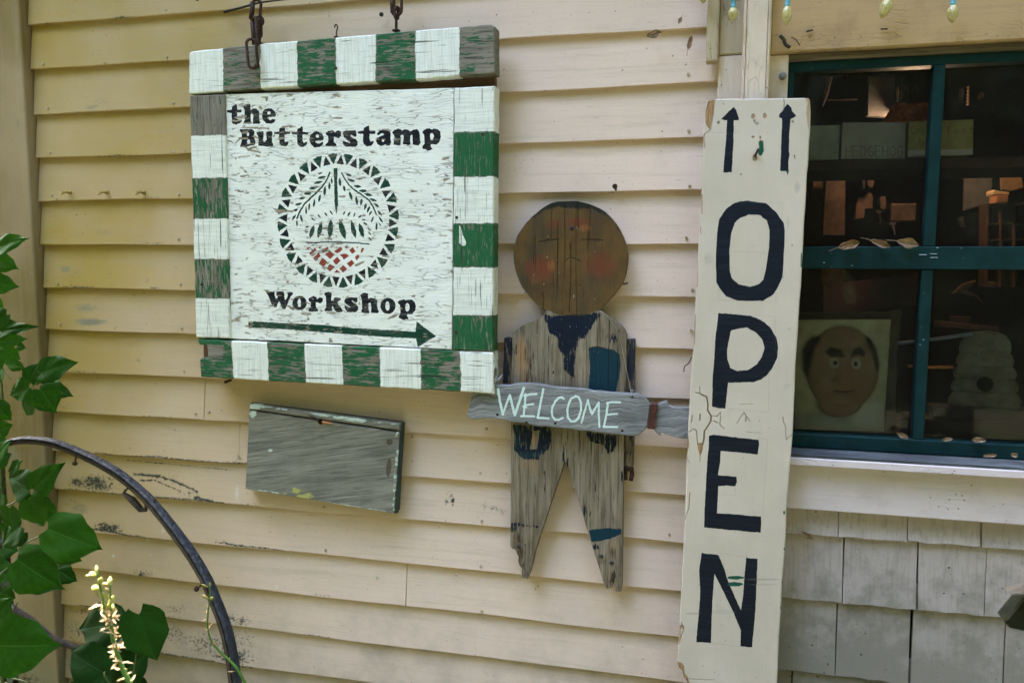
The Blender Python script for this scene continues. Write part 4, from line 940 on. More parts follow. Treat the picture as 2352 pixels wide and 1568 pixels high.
def fig_mat():
    m = Mat('figure paint on old pine'); v = m.obj(); uv = m.wobble(.010, 70); a = m.chan(FI[0], uv); b = m.chan(FI[1], uv); e = m.chan(FI[2], uv); b0 = m.chan(FI[1])
    c = wood_base(m, 'z', (.15, .118, .078), (.29, .245, .18), (.04, .032, .025))
    n = m.noise(m.map(v, stretch('z', 30, 260)), 1, 6, .7, .2); ns = m.ss(n, .3, .7); nb = m.noise(v, 12, 4, .6)
    c, _ = m.layer(c, (.33, .195, .095), m.op('MULTIPLY', e[0], .8), m.noise(m.map(v, stretch('z', 6, 60)), 1, 3), .3)
    c, _ = m.layer(c, (.05, .032, .02), m.op('MULTIPLY', e[1], .66), ns, .3)
    och = m.mix(m.ss(nb, .35, .65), (.088, .05, .02), (.13, .075, .024)); och = m.mix(m.ss(n, .45, .8, 0, .75), och, (.05, .045, .032)); och = m.mix(m.ss(m.noise(m.map(v, stretch('z', 5, 11)), 1, 3), .45, .65, 0, .7), och, (.055, .048, .03))
    c, ff = m.layer(c, och, a[0], m.op('MULTIPLY', ns, .8), .1)
    red = m.mix(nb, (.13, .034, .018), (.17, .055, .026))
    c, _ = m.layer(c, red, m.op('MULTIPLY', b[0], .72), m.noise(m.map(v, stretch('z', 12, 50)), 1, 4, .6), .5)
    c, _ = m.layer(c, (.26, .11, .035), m.op('MULTIPLY', b[1], .78), m.noise(m.map(v, stretch('z', 20, 70)), 1, 4, .6), .45)
    c, _ = m.layer(c, (.02, .022, .018), m.op('MULTIPLY', e[2], .9), m.noise(m.map(v, stretch('z', 20, 120)), 1, 4, .6), .2)
    c, _ = m.layer(c, (.007, .013, .026), m.op('MULTIPLY', a[1], .86), ns, .07)
    c, _ = m.layer(c, m.mix(nb, (.006, .038, .048), (.008, .028, .052)), a[2], m.op('MULTIPLY', ns, .9), .06)
    c = m.mix(m.op('MULTIPLY', b0[2], .6), c, (.018, .016, .012))
    ck = m.ss(m.noise(m.map(v, stretch('z', 5, 210)), 1, 3, .5), .655, .685); c = m.mix(m.op('MULTIPLY', ck, .85), c, (.016, .012, .009))
    fl = m.ss(m.noise(m.map(v, (150, 150, 60)), 1, 3, .5), .70, .73, 0, .7); c = m.mix(fl, c, (.30, .31, .25))
    m.height(n, -.8); m.height(ck, -2); m.height(b0[2], -2)
    return m.done(c, .7, .12, .9, .0015)
M_fig = fig_mat()
fig = empty('wooden_figure', P(1305, 900, DF), 'cut-out wooden figure with round ochre face and worn blue overalls hung on clapboards', 'figure')
head = [(565,165),(520,166),(480,175),(440,195),(400,225),(355,262),(320,300),(288,345),(265,380),(252,415),(243,450),(240,495),(243,540),(250,585),(262,625),(275,660),(293,700),(320,740),(350,775),(385,805),(432,838),(446,850),(440,870),(422,890),(385,906),(340,922),(290,948),(255,972),(240,990),(233,1015)]
right = [(945,1360),(950,1200),(950,1005),(938,970),(905,935),(870,905),(830,880),(800,868),(775,852),(800,825),(835,790),(865,760),(895,720),(925,680),(940,640),(952,590),(958,540),(958,500),(952,460),(940,420),(925,380),(905,340),(880,300),(850,265),(815,230),(780,208),(740,190),(700,176),(652,166),(640,163),(600,163)]
bodyL = [F3(*p) for p in head]+[F4(383, 130), F4(383, 400), F4(381, 700), F4(379, 1000)]
feet = [(378,1130),(382,1160),(388,1158),(392,1172),(400,1165),(410,1176),(418,1195),(430,1215),(428,1245),(436,1270),(450,1290),(450,1330),(455,1352),(470,1348),(485,1357),(500,1320),(515,1270),(532,1190),(560,1100),(600,980),(650,830),(690,710),(715,632),(722,618),(730,632),(755,710),(790,815),(830,940),(860,1050),(900,1180),(940,1300),(960,1370),(975,1400),(982,1412),(992,1418),(1005,1410),(1015,1417),(1022,1395),(1026,1350),(1030,1395),(1035,1408),(1033,1428),(1048,1438),(1060,1432),(1072,1438),(1078,1400),(1082,1100),(1087,760),(1091,460),(1094,130)]
outline = bodyL+[F4(*p) for p in feet]+[F3(*p) for p in right]
slab('body', xz(outline, DF), DF, .02, M_fig, fig, .0016, FM.uv)
def arm_mat():
    m = Mat('side strip wood and navy paint'); v = m.obj(); c = wood_base(m, 'z', (.10, .07, .045), (.20, .15, .10), (.02, .015, .012))
    n = m.noise(m.map(v, stretch('z', 24, 160)), 1, 5, .65); c, _ = m.layer(c, (.010, .014, .026), m.ss(m.sep(v)[2], -.02, .08, .38, .66), m.ss(n, .3, .7), .1)
    return m.done(c, .7, .3)
M_arm = arm_mat()
slab('arm', xz([F3(182, 1022), F3(200, 1020), F3(230, 1028), F3(226, 1330), F3(172, 1330), F3(180, 1150)], .026), .026, .024, M_arm, fig, .0015, None, .0005, .02)
slab('arm', xz([F3(940, 1032), F3(1000, 1030), F4(1156, 300), F4(1152, 470), F4(1146, 655), F4(1100, 652), F4(1098, 460), F4(1085, 200)], .026), .026, .024, M_arm, fig, .0015, None, .0005, .02)
pc = F4(1120, 690); a_ = [P(*F4(1106, 650), .02), P(*F4(1102, 700), .024), P(*F4(1104, 735), .026)]; b_ = [P(*F4(1138, 655), .02), P(*F4(1142, 700), .024), P(*F4(1134, 740), .026)]
mk('hand_hook', *join(tube(a_, .0042, 8), tube(b_, .0048, 8), tube([P(*F4(1100, 662), .024), P(*F4(1146, 668), .024)], .0052, 8)), M_rust, fig, None, True)
def screw(parent, x, y, f, d, mat, r=.0042):
    p = P(*f(x, y), d); M_ = Matrix.Translation((p.x, -d+.0002, p.z)) @ Matrix.Rotation(math.pi/2, 4, 'X')
    vf = [lathe([(r, 0), (r, .001), (r*.7, .0022), (r*.35, .0022), (r*.2, .0008)], 12, M_)]
    return mk('screw', *join(*vf), mat, parent, None, False)
M_screw = plain('dark screw steel', (.06, .06, .07), .4, .5, .8, .3)
for a in [(609, 333, F3), (431, 1153, F4), (950, 1213, F4), (1014, 1253, F4)]: screw(fig, *a, DF, M_screw, .005)

# ------------------------------------------------------------------ WELCOME board
DW = .060
def wmask():
    m = Mask('welcome', 1065, 865, 1590, 1012, DW, .0007, 3)
    S = lambda pts, w=13: m.stroke(0, pts, w, 1, F4)
    S([(300,168),(312,245),(330,325)], 15); S([(330,325),(352,262),(374,205)], 13); S([(374,205),(390,270),(405,330)], 14); S([(405,330),(432,250),(462,160)], 15)
    S([(472,198),(468,265),(460,336)], 11); S([(466,208),(505,198),(540,197)], 12); S([(468,270),(495,264),(522,261)], 12); S([(446,336),(490,336),(528,338)], 12)
    S([(584,168),(566,260),(548,346)], 13); S([(548,347),(585,349),(618,351)], 12)
    S([(712,228),(700,218),(680,222),(658,245),(642,280),(637,310),(642,340),(656,357),(680,360),(706,348)], 12)
    S([(790,212),(760,225),(742,260),(735,300),(738,345),(758,370),(785,368),(806,345),(820,300),(820,250),(806,218),(785,211)], 12)
    S([(824,376),(845,300),(864,236)], 11); S([(864,236),(876,290),(889,322)], 12); S([(889,322),(912,285),(932,250)], 12); S([(932,250),(932,330),(936,402)], 12)
    S([(990,252),(980,325),(964,402)], 12); S([(982,254),(1020,248),(1066,250)], 11); S([(980,328),(1015,323),(1048,322)], 11); S([(962,403),(1005,404),(1048,405)], 12)
    m.blob(0, 470, 278, 22, 22, .55, F4)
    for x, y in [(262,155),(1138,216),(296,328),(660,382),(1078,428),(478,377)]: m.ell(1, x, y, 9, 8, 1, F4)
    return m
WM = wmask(); WI = WM.images()
def wel_mat():
    m = Mat('driftwood grey board'); v = m.obj(); a = m.chan(WI[0], m.wobble(.006, 120))
    vr = m.map(v, (1, 1, 1), (0, 0, 0), (0, .09, 0)); wv = m.noise(vr, 9, 3)
    cx = m.t.nodes.new('ShaderNodeCombineXYZ'); m.put(cx.inputs[2], m.op('MULTIPLY', wv, .06)); ad = m.t.nodes.new('ShaderNodeVectorMath'); m.put(ad.inputs[0], vr); m.t.links.new(cx.outputs[0], ad.inputs[1])
    c = wood_base(m, 'x', (.155, .16, .165), (.30, .305, .30), (.045, .042, .04), ad.outputs[0])
    n = m.noise(m.map(ad.outputs[0], (50, 50, 260)), 1, 5, .7)
    c = m.mix(m.ss(n, .55, .75, 0, .5), c, (.42, .42, .41))
    c, f = m.layer(c, (.60, .74, .69), a[0], m.op('MULTIPLY', m.ss(n, .35, .68), .72), .1)
    c = m.mix(a[1], c, (.015, .01, .008)); m.height(f, .6); m.height(a[1], -3)
    return m.done(c, .7, .3, .8, .0014)
M_wel = wel_mat()
wel = empty('welcome_sign', P(1290, 940, DW), 'grey driftwood board with hand painted WELCOME wired across the wooden figure', 'sign')
wb = [(125,113),(180,120),(250,130),(310,140),(370,142),(410,132),(450,128),(520,130),(600,140),(640,150),(680,155),(760,160),(850,165),(900,178),(950,180),(1010,187),(1060,190),(1120,192),(1180,195),(1215,215),(1240,238),(1256,262),(1252,300),(1246,350),(1240,400),(1222,420),(1190,450),(1160,460),(1130,460),(1080,455),(1040,449),(1000,445),(950,442),(900,435),(850,428),(800,425),(750,414),(700,410),(650,408),(600,400),(560,402),(520,395),(480,380),(450,378),(410,376),(380,370),(340,358),(300,355),(250,350),(200,352),(150,356),(120,350),(105,345),(108,325),(112,300),(125,250),(142,200),(138,175),(130,150)]
def tw(c0): return c0
slab('board', xz([F4(*p) for p in wb], DW), DW, .013, M_wel, wel, .002, WM.uv, .0004, .008)
tail = [(1250,262),(1300,262),(1312,254),(1330,250),(1345,243),(1362,240),(1362,252),(1372,270),(1400,280),(1440,281),(1500,282),(1560,284),(1556,480),(1490,478),(1455,475),(1420,470),(1395,462),(1370,455),(1350,448),(1330,438),(1320,445),(1322,458),(1312,456),(1300,445),(1290,434),(1278,420),(1240,410)]
slab('tail', xz([F4(*p) for p in tail], DW-.004), DW-.004, .012, M_wel, wel, .0015, WM.uv)
M_band = plain('rusty red band', (.07, .022, .018), .6, .4, .3, .4, 120, .8)
slab('metal_band', xz([F4(1262, 255), F4(1303, 260), F4(1280, 417), F4(1237, 412)], DW), DW+.0035, .019, M_band, wel, .001)
M_wire = plain('thin tin wire', (.42, .43, .44), .35, .5, .9, .2)
wr = [P(*F4(1138, 216), DW+.002), P(*F4(1132, 170), DW-.005), P(*F3(965, 1290), .05), P(*F3(945, 1200), .045), P(*F3(925, 1100), .042), P(*F3(900, 1000), .040), P(*F3(870, 940), .039), P(*F3(830, 885), .038), P(*F3(795, 858), .037), P(*F3(770, 850), .03)]
mk('hanging_wire', *tube(smooth_path(wr, 5), .0008, 6), M_wire, wel, None, True)
wl = [P(*F4(262, 157), DW+.002), P(*F4(272, 145), DW+.004), P(*F4(285, 122), DW+.002), P(*F4(298, 108), DW), P(*F4(318, 92), DW-.004), P(*F4(330, 70), DW-.012), P(*F4(345, 20), .055), P(*F3(300, 1000), .02)]
tw1 = smooth_path(wl[:6], 8); tw2 = [p+Vector((.0022*math.sin(i*.9), 0, .0022*math.cos(i*.9))) for i, p in enumerate(tw1)]
mk('hanging_wire', *join(tube(tw1, .0008, 6), tube(tw2, .0008, 6), tube([P(*F4(278, 112), DW), P(*F4(322, 106), DW+.002)], .0006, 5)), M_wire, wel, None, True)
mk('wire_end', *tube([P(*F4(1128, 170), DW), P(*F4(1158, 176), DW+.003)], .0007, 5), M_wire, wel, None, True)

# ------------------------------------------------------------------ OPEN board
DO = .088
def omask():
    m = Mask('open', 1550, 220, 1870, 1700, DO, .0008, 6)     # 0 navy, 1 green, 2 pencil and scuffs, 3 bare wood, 4 cracks, 5 yellowing
    m.poly(0, [(320,106),(333,125),(348,172),(345,180),(320,180),(318,300),(308,465),(285,463),(262,465),(270,360),(278,280),(283,180),(250,175),(285,140)], 1, O1)
    m.poly(0, [(612,93),(632,108),(638,130),(660,158),(640,170),(630,172),(622,250),(622,300),(620,350),(624,365),(618,400),(617,450),(610,458),(572,455),(575,400),(577,350),(580,250),(584,190),(582,170),(565,165),(568,145),(585,130),(600,105)], 1, O1)
    m.poly(1, [(606,455),(618,448),(620,460),(612,480)], 1, O1); m.poly(1, [(455,300),(462,290),(480,292),(484,350),(470,375),(455,370),(450,345),(458,330)], 1, O1); m.poly(1, [(645,368),(655,370),(652,382),(658,392),(650,388)], 1, O1); m.poly(1, [(685,900),(692,905),(690,980),(683,978)], .8, O1)
    m.poly(0, [(315,635),(350,622),(400,620),(440,625),(495,632),(550,680),(592,740),(597,780),(597,830),(593,900),(588,1000),(583,1040),(560,1090),(535,1130),(480,1163),(400,1165),(340,1163),(280,1140),(245,1100),(225,1060),(222,960),(228,800),(240,720),(275,665)], 1, O1)
    m.poly(0, [(350,715),(400,695),(460,697),(500,725),(515,780),(512,870),(502,940),(495,990),(480,1050),(455,1075),(410,1087),(350,1075),(310,1045),(298,1000),(296,890),(305,800),(325,740)], 0, O1)
    T = lambda x, y: ((O2(x, y)[0]-1550.3)/.4212, (O2(x, y)[1]-201)/.4212)
    m.poly(0, [(235,1230),(330,1238),(420,1248),(480,1275),(520,1310),(552,1365),(562,1420),(556,1475),(530,1530),(500,1568),(470,1592),(430,1605),(360,1608),(T(270,38)),(T(262,110)),(T(255,170)),(T(220,168)),(T(188,162)),(T(190,80)),(T(192,0)),(212,1500),(215,1440),(222,1340),(230,1290)], 1, O1)
    m.poly(0, [(305,1325),(340,1316),(390,1310),(440,1335),(475,1375),(487,1420),(472,1470),(445,1510),(400,1540),(340,1545),(300,1530),(285,1480),(283,1440),(288,1400)], 0, O1)
    m.poly(0, [(172,308),(200,304),(425,330),(428,350),(420,405),(330,395),(232,385),(230,440),(222,480),(218,510),(260,512),(312,518),(315,545),(305,567),(265,562),(220,565),(216,640),(213,703),(300,708),(380,716),(438,720),(438,760),(435,802),(300,790),(148,775),(150,690),(155,600),(160,500),(165,420),(172,360)], 1, O2)
    m.poly(0, [(135,905),(220,915),(238,955),(255,1000),(262,1030),(300,1120),(335,1195),(345,1130),(355,1000),(362,930),(420,935),(417,1000),(415,1060),(408,1200),(400,1300),(395,1340),(392,1385),(332,1380),(335,1300),(300,1215),(265,1140),(230,1070),(200,1010),(196,1060),(190,1150),(185,1260),(182,1363),(108,1358),(112,1300),(118,1240),(126,1140),(128,1100),(122,990)], 1, O2)
    m.ell(1, 308, 1031, 44, 9, 1, O2); m.ell(1, 306, 1064, 40, 11, .9, O2); m.ell(2, 450, 1040, 90, 5, .8, O2); m.ell(2, 450, 1066, 70, 5, .5, O2); m.ell(2, 90, 1213, 40, 5, .9, O2); m.ell(2, 250, 1205, 60, 12, .3, O2)
    for q in [[(268,625),(585,632),(580,735)],[(235,1105),(235,1160),(548,1168),(550,1125)],[(300,895),(510,902)],[(548,1250),(545,1400)],[(430,1240),(548,1252)],[(545,1420),(570,1500),(500,1568)]]: m.stroke(2, q, 2.5, .75, O1)
    for q in [[(270,172),(475,190),(478,0)],[(425,322),(470,328),(445,715)],[(220,606),(305,612),(308,565)],[(220,905),(360,928)],[(180,1363),(335,1382)]]: m.stroke(2, q, 2.5, .75, O2)
    m.blob(2, 665, 545, 20, 40, .8, O1); m.blob(2, 615, 740, 14, 40, .5, O1); m.blob(2, 180, 935, 30, 40, .5, O1); m.blob(2, 115, 690, 10, 12, .6, O1); m.blob(2, 623, 1318, 9, 12, .8, O1); m.blob(5, 434, 395, 60, 40, .6, O1); m.blob(5, 340, 860, 60, 120, .2, O1)
    m.ell(4, 434, 385, 13, 17, 1, O1); m.ell(4, 236, 192, 8, 9, .9, O1); m.ell(4, 641, 188, 6, 9, .9, O1); m.ell(4, 359, 476, 4, 4, 1, O1); m.ell(4, 638, 862, 4, 4, 1, O1); m.ell(4, 445, 200, 10, 10, .7, O1); m.ell(4, 432, 185, 5, 10, .8, O1)
    for a in [(425,160,10,14),(489,155,10,14),(425,272,8,6),(465,275,5,10)]: m.ell(3, *a, .8, O1)
    for q in [[(592,60),(596,90),(590,130)],[(262,90),(265,96)],[(160,250),(300,250),(320,251),(340,250)]]: m.stroke(4, q, 4 if len(q) < 4 else 2, .8 if len(q) < 4 else .4, O1)
    m.poly(3, [(180,70),(215,66),(212,110),(200,180),(190,233),(175,215),(163,190),(166,130)], 1, O1); m.stroke(4, [(218,66),(205,170),(192,235),(165,250),(157,270)], 4, .9, O1); m.stroke(4, [(182,75),(185,150),(178,205)], 3, .6, O1)
    m.poly(3, [(706,62),(738,66),(734,130),(728,235),(724,200),(716,140),(722,90)], .75, O1)
    for q in [[(156,255),(160,330)],[(146,590),(145,690)],[(138,765),(140,800)],[(122,940),(121,1090)],[(108,1240),(106,1400)]]: m.stroke(3, q, 6, .8, O1)
    m.poly(3, [(60,350),(66,300),(70,360),(60,415)], 1, O2)
    for q, w_ in [([(105,90),(130,98),(160,112),(167,150),(165,180),(183,208),(182,235),(172,255),(150,285),(147,330),(140,355)], 5), ([(70,290),(95,275),(108,285),(112,320),(115,355)], 4), ([(127,60),(125,95)], 3), ([(183,208),(215,210),(230,190),(232,215),(228,255),(250,273)], 3), ([(88,205),(84,240)], 4), ([(128,200),(126,230)], 6), ([(195,235),(215,245)], 5), ([(315,245),(345,200),(350,190),(380,235)], 3), ([(362,210),(360,235)], 5), ([(548,215),(552,240),(562,260),(566,330),(580,315),(600,300)], 3), ([(75,600),(70,680),(55,715),(50,740)], 3), ([(60,420),(75,450)], 2), ([(30,1260),(45,1290),(30,1330),(20,1370)], 4), ([(330,150),(400,147)], 1.2), ([(360,290),(440,298)], 1.2), ([(128,412),(126,440)], 3), ([(30,1545),(200,1552)], 2)]:
        m.stroke(4, q, w_, .95, O2)
    m.stroke(3, [(130,98),(160,112),(167,150),(165,180),(183,208),(182,235),(172,255),(150,285),(147,330),(140,355)], 7, .9, O2)
    m.poly(3, [(113,355),(125,350),(143,346),(140,380),(128,414),(120,390)], 1, O2)
    m.poly(3, [(10,1458),(35,1466),(44,1482),(48,1515),(62,1535),(75,1570),(60,1580),(20,1560),(22,1500)], 1, O2); m.poly(3, [(25,1270),(45,1278),(42,1290),(28,1296),(25,1345),(15,1372)], .9, O2)
    for q in [(555,700,5,10),(548,1055,6,16),(556,885,4,8),(538,1185,3,8)]: m.ell(1, *q, .8, O2)
    for _ in range(46): m.ell(4, rnd.uniform(1600, 1830), rnd.uniform(240, 1560), rnd.uniform(.6, 1.3), rnd.uniform(.6, 1.3), .8)
    return m
OM = omask(); OI = OM.images()
def open_mat():
    m = Mat('old white board paint'); v = m.obj(); uv = m.wobble(.0028, 110); a = m.chan(OI[0], uv); b = m.chan(OI[1], uv); a0 = m.chan(OI[0])
    br = m.noise(m.map(v, (260, 260, 9)), 1, 5, .6, .2); bx = m.noise(m.map(v, (12, 12, 260)), 1, 4, .6); lo = m.noise(v, 7, 4)
    c = m.mix(m.ss(lo, .35, .7), (.50, .44, .36), (.56, .49, .41)); c = m.mix(m.ss(br, .5, .8, 0, .22), c, (.40, .39, .34)); c = m.mix(m.op('MULTIPLY', b[2], .35), c, (.48, .40, .22))
    c = m.mix(m.ss(m.noise(v, 18, 5, .65), .58, .78, 0, .3), c, (.30, .29, .25))
    n = m.noise(m.map(v, (120, 120, 60)), 1, 4, .7)
    c, f = m.layer(c, m.mix(m.ss(bx, .45, .7), (.005, .008, .015), (.010, .015, .026)), a[0], m.op('MULTIPLY', m.ss(n, .2, .8), .9), .05)
    c, _ = m.layer(c, (.01, .075, .042), a[1], m.op('MULTIPLY', n, .9), .06)
    c = m.mix(m.op('MULTIPLY', a0[2], .38), c, (.14, .14, .13))
    wd = m.mix(m.ss(m.noise(m.map(v, (160, 160, 12)), 1, 4, .7), .4, .6), (.22, .11, .045), (.40, .25, .13)); c = m.mix(b[0], c, wd)
    c = m.mix(m.op('MULTIPLY', b[1], .72), c, (.09, .055, .03))
    m.height(br, -.7); m.height(bx, .35); m.height(f, .4); m.height(b[0], -3); m.height(b[1], -2.5)
    return m.done(c, .58, .16, .7, .0012)
M_open = open_mat()
ob = empty('open_sign', P(1700, 900, DO), 'tall white plank painted OPEN in dark letters with two up arrows beside the window', 'sign')
oo = [O1(*p) for p in [(166,110),(175,72),(200,66),(215,62),(330,61),(440,60),(590,59),(700,57),(728,59),(737,70),(740,130),(738,230),(732,300),(727,420),(720,470),(716,560),(712,640),(704,740),(699,860),(693,960),(688,1080),(680,1160),(672,1290),(666,1400),(658,1500)]]+[O2(*p) for p in [(607,150),(600,300),(590,420),(574,600),(568,690),(566,800),(560,900),(545,1070),(541,1180),(533,1290),(527,1400),(521,1568),(519,1640),(500,2300),(480,3100),(-20,3100),(20,2400),(70,1640),(62,1560),(45,1535),(38,1505),(22,1490),(12,1470),(15,1385),(22,1290),(32,1090),(45,850),(52,700),(60,430),(66,280),(75,130),(82,0)]]+[O1(*p) for p in [(102,1400),(112,1180),(120,1060),(128,860),(136,700),(144,600),(152,360),(156,250),(160,180)]]
slab('plank', [(x, max(z, -.02)) for x, z in xz(oo, DO)], DO, .024, M_open, ob, .0022, OM.uv)
p = P(*O1(434, 383), DO)
mk('hook_nail', *tube([p+Vector((0, .004, .002)), p+Vector((.002, -.006, .006)), p+Vector((.006, -.008, .016))], .0022, 7), M_rust, ob, None, True)

# ------------------------------------------------------------------ string lights under the eave
M_bulb = None
def bulb_mat():
    m = Mat('ribbed pale yellow bulb'); v = m.obj(); n = m.vor(v, 420, 'F1')
    c = m.mix(m.ss(n, .1, .6), (.66, .58, .28), (.40, .34, .14)); m.b.inputs['Subsurface Weight'].default_value = .35; m.b.inputs['Subsurface Radius'].default_value = (.006, .005, .002)
    m.b.inputs['Coat Weight'].default_value = .5; m.height(n, 1.5); return m.done(c, .35, .5, .8, .0006)
M_bulb = bulb_mat(); M_sock = plain('pale blue green socket', (.10, .30, .36), .4, .4, 0, .2); M_cord = plain('green light cord', (.01, .06, .05), .5)
lights = empty('string_lights', P(1800, -10, .075), 'string of faceted pale yellow bulbs in blue green sockets along the window head', 'string lights')
BL = [((335, -22), .06, 62, 92, 0), ((521, 92), .075, 64, 84, 0), ((858, 100), .075, 64, 120, .02), ((1476, 55), .060, 72, 118, .32), ((1899, 88), .060, 66, 106, -.04)]
tops = []
for (cx, cy), d, w_, h_, tl in BL:
    c = P(*Z5(cx, cy), d); s_ = .3662*pxm(1684, 34, d); r = w_/2*s_; h = h_/2*s_
    M_ = Matrix.Translation(c) @ Matrix.Rotation(tl, 4, 'Y')
    prof = [(.0004, -h), (r*.25, -h*.93), (r*.55, -h*.72), (r*.82, -h*.38), (r*.97, -h*.02), (r, h*.22), (r*.92, h*.5), (r*.72, h*.76), (r*.52, h*.97)]
    b = mk('bulb', *lathe(prof, 14, M_), M_bulb, lights, None, True)
    mk('socket', *lathe([(r*.50, h*.90), (r*.56, h*.93), (r*.56, h*1.15), (r*.50, h*1.2), (r*.55, h*2.0), (r*.66, h*2.1), (r*.5, h*2.3)], 12, M_), M_sock, b, None, True)
    tops.append(M_ @ Vector((0, 0, h*2.25)))
pts = [P(1560, -30, .06)]+[t+Vector((0, .004, 0)) for t in tops]+[P(2420, -14, .06)]
pp = []
for a, b in zip(pts[:-1], pts[1:]): pp += [a, a.lerp(b, .5)+Vector((0, 0, .006))]
pp.append(pts[-1]); mk('cord', *tube(smooth_path(pp, 4), .0016, 6), M_cord, lights, None, True)

# ------------------------------------------------------------------ dry leaves caught on web, rails and sill
def dry_mat():
    m = Mat('dry brown leaf'); v = m.obj(); n = m.noise(v, 90, 4); r = m.info()
    c = m.mix(m.ss(n, .35, .65), (.13, .065, .03), (.30, .18, .10)); c = m.mix(m.op('MULTIPLY', r, .6), c, (.38, .30, .23)); m.height(n, 1)
    return m.done(c, .7, .3, .5)
M_dry = dry_mat()
def dry_leaf(a, b, wd, d, label, group, f, lift=.35, seed=1, stem=True):
    r = random.Random(seed); A = P(*f(*a), d); B = P(*f(*b), d); L = (B-A).length; t = (B-A).normalized(); W = wd*abs(f(1, 0)[0]-f(0, 0)[0])*pxm(f(*a)[0], f(*a)[1], d)/2
    up = Vector((0, -1, 0)); s = t.cross(up).normalized(); V = []; F = []; n = 8; k = 6
    for i in range(n+1):
        u = i/n; wv = W*math.sin(math.pi*min(1, u*.96+.03))**.7
        for j in range(-k, k+1):
            q = j/k
            V.append(A+t*(L*u)+s*(wv*q*(1-.15*math.sin(9*u+seed)))+up*(abs(q)*W*lift*(1+.5*math.sin(u*5+seed))+.12*W*math.sin(q*7+u*6+seed)+r.uniform(-.15, .15)*W))
    m = 2*k+1
    for i in range(n):
        for j in range(m-1): F.append((i*m+j, i*m+j+1, (i+1)*m+j+1, (i+1)*m+j))
    th = .0004; n0 = len(V); V += [v+Vector((0, th, 0)) for v in V]; F += [tuple(x+n0 for x in reversed(q)) for q in F[:]]
    root = empty('dry_leaf', A, label, 'leaf', group)
    mk('blade', V, F, M_dry, root, None, True)
    if stem: mk('leaf_stalk', *tube([A+up*.001, A-t*L*.25+up*.002+s*W*.1, A-t*L*.5+s*W*.3], .0005, 5), M_dry, root)
    return root
G1 = 'dry leaves stuck to the cream wall'; G2 = 'dry leaves on the green window rails'; G3 = 'dry leaves lying on the window sill'
dry_leaf((198, 112), (178, 150), 24, .012, 'tiny dry leaf stuck on the cream clapboard nearest the top edge', G1, Z5, .3, 1)
dry_leaf((72, 205), (-20, 232), 50, .03, 'broad curled dry leaf on clapboards, furthest left of the three by the trim strip', G1, Z5, .5, 2, False)
dry_leaf((238, 312), (262, 228), 32, .018, 'narrow dry leaf hanging by its stalk on clapboards left of the trim strip', G1, Z5, .5, 3)
dry_leaf((400, 140), (528, 108), 60, .010, 'dry leaf on the middle green rail, leftmost and flattest of three', G2, Z6, .6, 4)
dry_leaf((600, 95), (720, 138), 46, .010, 'folded dry leaf on the middle green rail, centre one of three', G2, Z6, .9, 5)
dry_leaf((765, 100), (902, 128), 66, .010, 'pale crumpled dry leaf on the middle green rail beside the mullion', G2, Z6, .5, 6)
dry_leaf((763, 1300), (836, 1338), 34, .008, 'dry leaf lying on the bottom green rail beside the cardboard', G2, Z6, .5, 7, False)
dry_leaf((1043, 1345), (1113, 1338), 30, .008, 'small brown dry leaf on the bottom green rail just right of the mullion', G2, Z6, .7, 8, False)
dry_leaf((1232, 1345), (1316, 1345), 40, .008, 'pale rounded dry leaf on the bottom green rail under the beehive mould', G2, Z6, .7, 9, False)
dry_leaf((1305, 1446), (1390, 1436), 26, .03, 'orange dry leaf on the grey sill, left of two', G3, Z6, .8, 10, False)
dry_leaf((1478, 1436), (1522, 1440), 34, .03, 'round orange dry leaf on the grey sill, right of two', G3, Z6, .8, 11, False)
dry_leaf((918, 645), (992, 692), 34, .008, 'reddish dry leaf stuck under the first row of painted shingles', None, Z7, .5, 12, False)
dry_leaf((900-860+1500, 0), (0, 0), 0, 0, '', None, Z5) if False else None
# web caught twig and seed by the corner of the window head
def bit(pts, d, rad, label, name, cat, f, mat):
    tag(mk(name, *tube(smooth_path([P(*f(*p), d) for p in pts], 4), rad, 5), mat, None, None, True), label, cat)
M_twig = plain('dry twig', (.045, .032, .022), .8, .2)
bit([(815, 225), (840, 250), (850, 280), (880, 300)], .03, .0035, 'dark lump of web and debris on the cream boards left of the window corner', 'web_debris', 'debris', Z5, M_twig)
bit([(885, 235), (915, 250), (940, 285)], .026, .0009, 'curved bare twig caught on the head board near the window corner', 'twig', 'twig', Z5, M_twig)
bit([(980, 200), (1022, 190)], .026, .0018, 'short brown twig stuck on the head board left of centre', 'twig', 'twig', Z5, M_twig)
bit([(1448, 184), (1490, 183)], .026, .0014, 'short dark twig stuck on the head board right of the second bulb', 'twig', 'twig', Z5, M_twig)
bit([(1170, 1360), (1135, 1400), (1100, 1470), (1085, 1500)], .006, .0006, '', 'x', '', F3, M_twig) if False else None
bit([(1360, 1140), (1340, 1180), (1315, 1200), (1310, 1235)], .008, .0012, 'thin red brown root dangling beside the left edge of the plank', 'root', 'twig', F3, M_twig)
bit([(925, 684), (960, 677)], .012, .0016, 'small black screw sticking out beside the figure\'s head', 'screw', 'screw', F3, M_rust)
